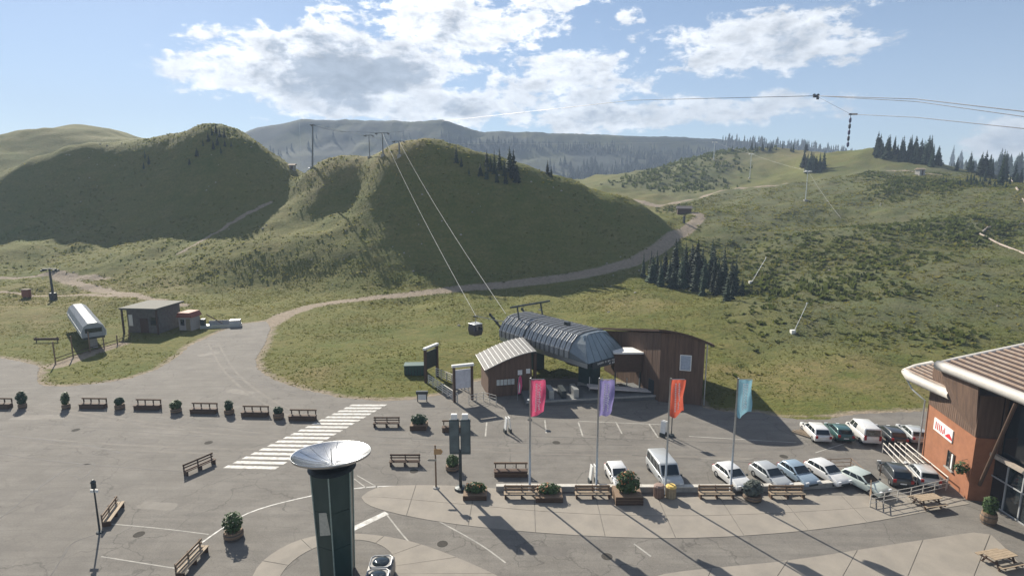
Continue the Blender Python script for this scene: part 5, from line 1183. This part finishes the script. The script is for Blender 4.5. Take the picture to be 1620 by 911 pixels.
# red-roofed kiosk with conveyor
x, y = P(301, 520)
e = empty('ticket_kiosk', (x, y, 0), R(-8), 'small white kiosk with a red pitched roof by the beginner conveyor', 'kiosk')
MB().box(-1.3, 1.3, -1.1, 1.1, -.2, 2.4).build('wall', mat('kiosk_wall', (.32, .29, .27), .7), e)
rf = MB().prism([(-1.6, 2.402), (1.6, 2.402), (1.1, 3.25), (-1.1, 3.25)], -1.4, 1.4, 'y').build('roof', mat('red_roof', (.22, .07, .045), .7, scale=3), e)
MB().box(-.9, -.2, -1.16, -1.102, .9, 2.0).build('window', M_GLASS, e); MB().box(.15, .95, -1.16, -1.102, 0, 2.1).build('door', mat('kiosk_door', (.2, .16, .1), .7), e)
a = P(318,519); b = P(382,516)
e = empty('beginner_conveyor', (a[0], a[1], 0), math.atan2(b[1]-a[1], b[0]-a[0]), 'low grey beginner conveyor with a sloping dark handrail beside the kiosk', 'conveyor')
L_ = math.hypot(b[0]-a[0], b[1]-a[1]); MB().box(0, L_, -.5, .5, -.1, .55).build('belt_frame', M_STEEL, e); MB().tube([(1.2,-.4,2.6),(L_*.55,-.4,.8)], .09, 6).build('handrail', M_WOOD, e); MB().box(.1, .8, -.5, .5, .552, 1.7).build('motor_box', M_DARKM, e); MB().box(L_*.72, L_*.98, -.6, .6, .552, 1.3).build('end_box', M_ALU, e)
MB().box(1.3, L_*.7, .4, .46, .552, 1.25).build('side_screen', mat('screen_grey', (.3, .3, .3), .5), e)

# ------------------------------------------------------------------ hill structures
def tpylon(px, py, hpx, label, arm=1.8, group=None, lean=0., m_=M_STEEL, Y=None, wd_=.22):
    g = G(px, py); s = (g[1]*CP+(CAMH-g[2])*SP)/FPX; h = hpx*s
    e = empty('lift_pylon', g, 0, label, 'pylon', group)
    MB().tube([(0,0,-1.0),(lean,0,h)], wd_*1.3, 8, wd_*.8).build('mast', m_, e)
    MB().box(lean-arm, lean+arm, -.12, .12, h-.1, h+.12).build('cross_arm', m_, e)
    for sx in (-1, 1): MB().box(lean+sx*arm-.18, lean+sx*arm+.18, -1.2, 1.2, h-.35, h-.11).build('sheave_train', m_, e)
    MB().box(-.6, .6, -.6, .6, -1.2, .35).build('foot', M_CONC, e)
    return Vector((g[0]+lean, g[1], g[2]+h))
M_PYL = mat('pylon_grey', (.16, .17, .18), .6, .4)
M_PYLL = mat('pylon_pale', (.55, .57, .58), .5, .4)
T1 = tpylon(494, 266, 66, 'tall slim dark mast standing in the saddle between hill and mound', .5, lean=1.0, m_=M_PYL, wd_=.26)
T0 = tpylon(478, 272, 90, 'very tall thin pale mast behind the saddle', .2, m_=M_PYLL, wd_=.12)
T2 = tpylon(606, 246, 34, 'tee-topped lift pylon on the mound crest with twin sheave arms', 1.9, m_=M_PYL, wd_=.2)
T3 = tpylon(585, 250, 34, 'slim tee-topped lift pylon farther along the mound crest', 1.3, m_=M_PYL, wd_=.15)
T4 = tpylon(632, 248, 22, 'stubby dark lift pylon on the mound crest above the gondola line', 1.6, m_=M_PYL, wd_=.24)
W1 = tpylon(1129, 254, 28, 'pale drag-lift pylon at the top of the pasture', 1.2, m_=M_PYLL)
W2 = tpylon(1186, 283, 38, 'pale drag-lift pylon midway up the pasture', 1.0, m_=M_PYLL, wd_=.17)
W3 = tpylon(1274, 319, 46, 'pale drag-lift pylon nearest the scrub slope', .9, m_=M_PYLL, wd_=.13)
def cable(pts, r, label, m_=M_STEEL, sag=0., n=24, name='lift_cable'):
    out = []
    for i in range(len(pts)-1):
        a, b = Vector(pts[i]), Vector(pts[i+1])
        for k in range(n+(1 if i == len(pts)-2 else 0)): t = k/n; p = a.lerp(b, t); p.z -= 4*sag*t*(1-t); out.append(p)
    o = MB().tube(out, r, 5).build(name, m_); tag(o, label, 'cable'); return o
M_CAB = mat('bright_cable', (.42, .42, .41), .8, 0); M_CABD = mat('dark_cable', (.05, .05, .06), .5, .4)
cA = (PY(753,500,79), (T2.x, T2.y, T2.z)); cB = (PY(800,496,77), (T4.x, T4.y, T4.z))
cable(cA, .03, 'bright gondola haul cable climbing the mound, cabin side', M_CAB, 1.2)
cable(cB, .03, 'bright gondola haul cable climbing the mound, timber hall side', M_CAB, 1.2)
cable([PY(753,500,79), (-1.0+.0, 77.2, 6.9)], .05, 'short guide cable from the cabin into the terminal', M_CAB)
cable((T1, PY(640,228,300), PY(900,228,400), W1), .05, 'pale cable strung level from the saddle mast to the top pasture pylon', M_CAB)
cable((T1, PY(560,208,260), PY(650,206,330)), .06, 'upper cable leaving the saddle mast towards the far mountain', M_CABD, 1.)
cable((W1, W2, W3, G(1330,345)), .03, 'drag-lift cable running down the pasture pylons', M_CAB, .6)
HUB = PY(1291,152,190)
cable((PY(700,192,420), PY(1000,159,260), HUB, PY(1450,157,150), PY(1700,186,105)), .10, 'upper dark cable crossing the sky above the ridge', M_CABD)
cable((HUB, PY(1450,161,150), PY(1700,196,105)), .08, 'lower dark cable running beside the upper one from the trolley', M_CABD)
H2 = PY(1346,181,175)
cable((HUB, H2), .04, 'thin slack tie from the trolley to the hanging rig', M_CABD)
cable((H2, PY(1450,186,148), PY(1700,212,105)), .08, 'dark cable carrying the hanging rig over the ridge trees', M_CABD)
e = empty('cable_trolley', HUB, 0, 'dark trolley riding on the upper sky cable', 'trolley')
MB().box(-.9, .9, -.3, .3, -.5, .3).build('frame', M_CABD, e, bevel=.1)
for sx in (-.6, .6): m2 = MB(); m2.at(sx, 0, .25, 0, R(90)).lathe([(0,-.2),(.4,-.2),(.3,0),(.4,.2),(0,.2)], 12); m2.build('wheel', M_DARKM, e)
MB().box(.2, 1.0, -.15, .15, -1.1, -.51).build('weight', M_CABD, e)
e = empty('hanging_rig', H2, 0, 'dark hanging rig of stacked cylinders below the sky cable', 'rig')
MB().box(-.5, 1.9, -.2, .2, -.25, .25).build('hanger', M_CABD, e)
for k in range(5): MB().lathe([(0, -1.0-k*1.75), (.22, -1.0-k*1.75), (.34, -1.35-k*1.75), (.34, -2.1-k*1.75), (.15, -2.45-k*1.75), (0, -2.45-k*1.75)], 10).build('cylinder', M_CABD if k % 2 else mat('rig_blue', (.05, .05, .12), .5), e)
MB().tube([(0,0,-.2),(0,0,-9.6)], .07, 6).build('rod', M_CABD, e)
# gondola cabin on its cable
cp = Vector(PY(752,500,80)); e = empty('gondola_cabin', (cp.x, cp.y, cp.z-.05), R(40), 'dark gondola cabin hanging just above the station roof', 'cabin'); e.scale = (.88,)*3
MB().tube([(0,0,0),(.1,0,-.5),(0,0,-1.15)], .06, 6).build('hanger', M_STEEL, e); MB().box(-.4, .4, -.12, .12, -.1, .12).build('grip', M_DARKM, e)
bd = MB().add([(-.75,-.8,-3.1),(.75,-.8,-3.1),(.75,.8,-3.1),(-.75,.8,-3.1),(-.9,-.95,-2.2),(.9,-.95,-2.2),(.9,.95,-2.2),(-.9,.95,-2.2),(-.8,-.85,-1.25),(.8,-.85,-1.25),(.8,.85,-1.25),(-.8,.85,-1.25)],
    [(0,3,2,1),(8,9,10,11)]+[(o+i, o+(i+1) % 4, o+4+(i+1) % 4, o+4+i) for o in (0, 4) for i in range(4)]).build('shell', mat('cabin_grey', (.07, .07, .085), .4, .3), e, bevel=.12)
for sgn in (-1, 1): MB().add([(-.7,sgn*.965,-2.15),(.7,sgn*.965,-2.15),(.66,sgn*.88,-1.4),(-.66,sgn*.88,-1.4)], [(0,1,2,3)]).build('window', M_GLASS, bd)
MB().box(-.85, .85, -.9, .9, -1.24, -1.12).build('roof', M_STEEL, e, bevel=.04)
# huts and posts on the hill
def hut(px, py, w, d, h, rz, label, wall_m, roof_m):
    g = G(px, py); e = empty('hill_hut', g, R(rz), label, 'hut')
    MB().box(-w/2, w/2, -d/2, d/2, -1.5, h).build('wall', wall_m, e)
    MB().prism([(-d/2-.4, h+.003), (d/2+.4, h+.003), (0, h+d*.3)], -w/2-.4, w/2+.4, 'x').build('roof', roof_m, e); MB().box(-.4, .4, -d/2-.05, -d/2-.003, 0, min(2, h-.2)).build('door', M_WOOD, e)
hut(1082, 338, 4.6, 3.0, 1.7, -12, 'low dark hut where the track meets the pasture', M_WOOD, mat('hut_roof', (.09, .08, .08), .8))
hut(1455, 277, 2.6, 2.4, 2.2, 10, 'small stone hut with a pale roof below the ridge trees', M_CONC, M_WOODP)
hut(490, 268, 3.2, 2.6, 1.6, 0, 'small grey hut at the foot of the saddle mast', M_PYL, M_PYL)
hut(463, 268, 1.8, 1.6, 1.4, 0, 'tiny pale shed in the saddle left of the mast hut', M_CONC, M_WOODM)
g = G(1082, 354); e = empty('track_marker', g, 0, 'dark upright marker post where the track bends below the hut', 'post'); MB().box(-.3, .3, -.3, .3, -.6, 2.3).build('post', M_DARKM, e); MB().box(-.4, .4, -.4, .4, 2.302, 2.5).build('cap', M_WOOD, e)
def lance(px0, py0, px1, py1, label):
    g = Vector(G(px0, py0)); t = Vector(PY(px1, py1, g.y-.5)); e = empty('snow_lance', g, 0, label, 'snow lance'); d = t-g
    MB().tube([(0,0,-.4),tuple(d)], .075, 6, .05).build('lance', M_PYLL, e); MB().box(-.35, .35, -.35, .35, -.6, .5).build('base', M_WHITE, e); MB().tube([tuple(d*.97), tuple(d*1.03)], .14, 6).build('nozzle', M_STEEL, e)
lance(1187,449,1212,408, 'leaning snow lance beside the conifer clump'); lance(1254,527,1277,480, 'leaning snow lance on the lower slope below the conifer clump')
# retaining edges on the far right slope
def kerb_line(pix, label, w=.25, h=.5):
    pts = [Vector(G(*p)) for p in pix]; e = empty('retaining_edge', pts[0], 0, label, 'edging')
    for a, b in zip(pts[:-1], pts[1:]):
        a2, b2 = a-pts[0], b-pts[0]; MB().tube([(a2.x,a2.y,a2.z+.3),(b2.x,b2.y,b2.z+.3)], h, 6).build('beam', mat('pale_edge', (.30, .25, .21), .8), e)
kerb_line([(1550,372),(1562,362),(1590,358),(1640,356)], 'pale upper edge of the earth basin on the right slope', .2, .22); kerb_line([(1550,372),(1580,388),(1620,404),(1660,420)], 'pale lower edge of the earth basin on the right slope', .2, .22)
kerb_line([(1598,284),(1608,300),(1622,324)], 'reddish timber chute running down from the ridge', .2, .3)

# ------------------------------------------------------------------ haze
hb_ = MB().box(-1600, 1600, -120, 2100, -14, 330).build('haze'); tag(hb_, 'thin morning haze filling the valley', 'haze', kind='stuff')
mt = bpy.data.materials.new('valley_haze'); mt.use_nodes = True; N = mt.node_tree.nodes; N.remove(N['Principled BSDF'])
pv = N.new('ShaderNodeVolumePrincipled'); pv.inputs['Color'].default_value = (.52, .66, .88, 1); pv.inputs['Density'].default_value = .00042; pv.inputs['Anisotropy'].default_value = 0.
mt.node_tree.links.new(pv.outputs[0], N['Material Output'].inputs['Volume']); hb_.data.materials.append(mt)
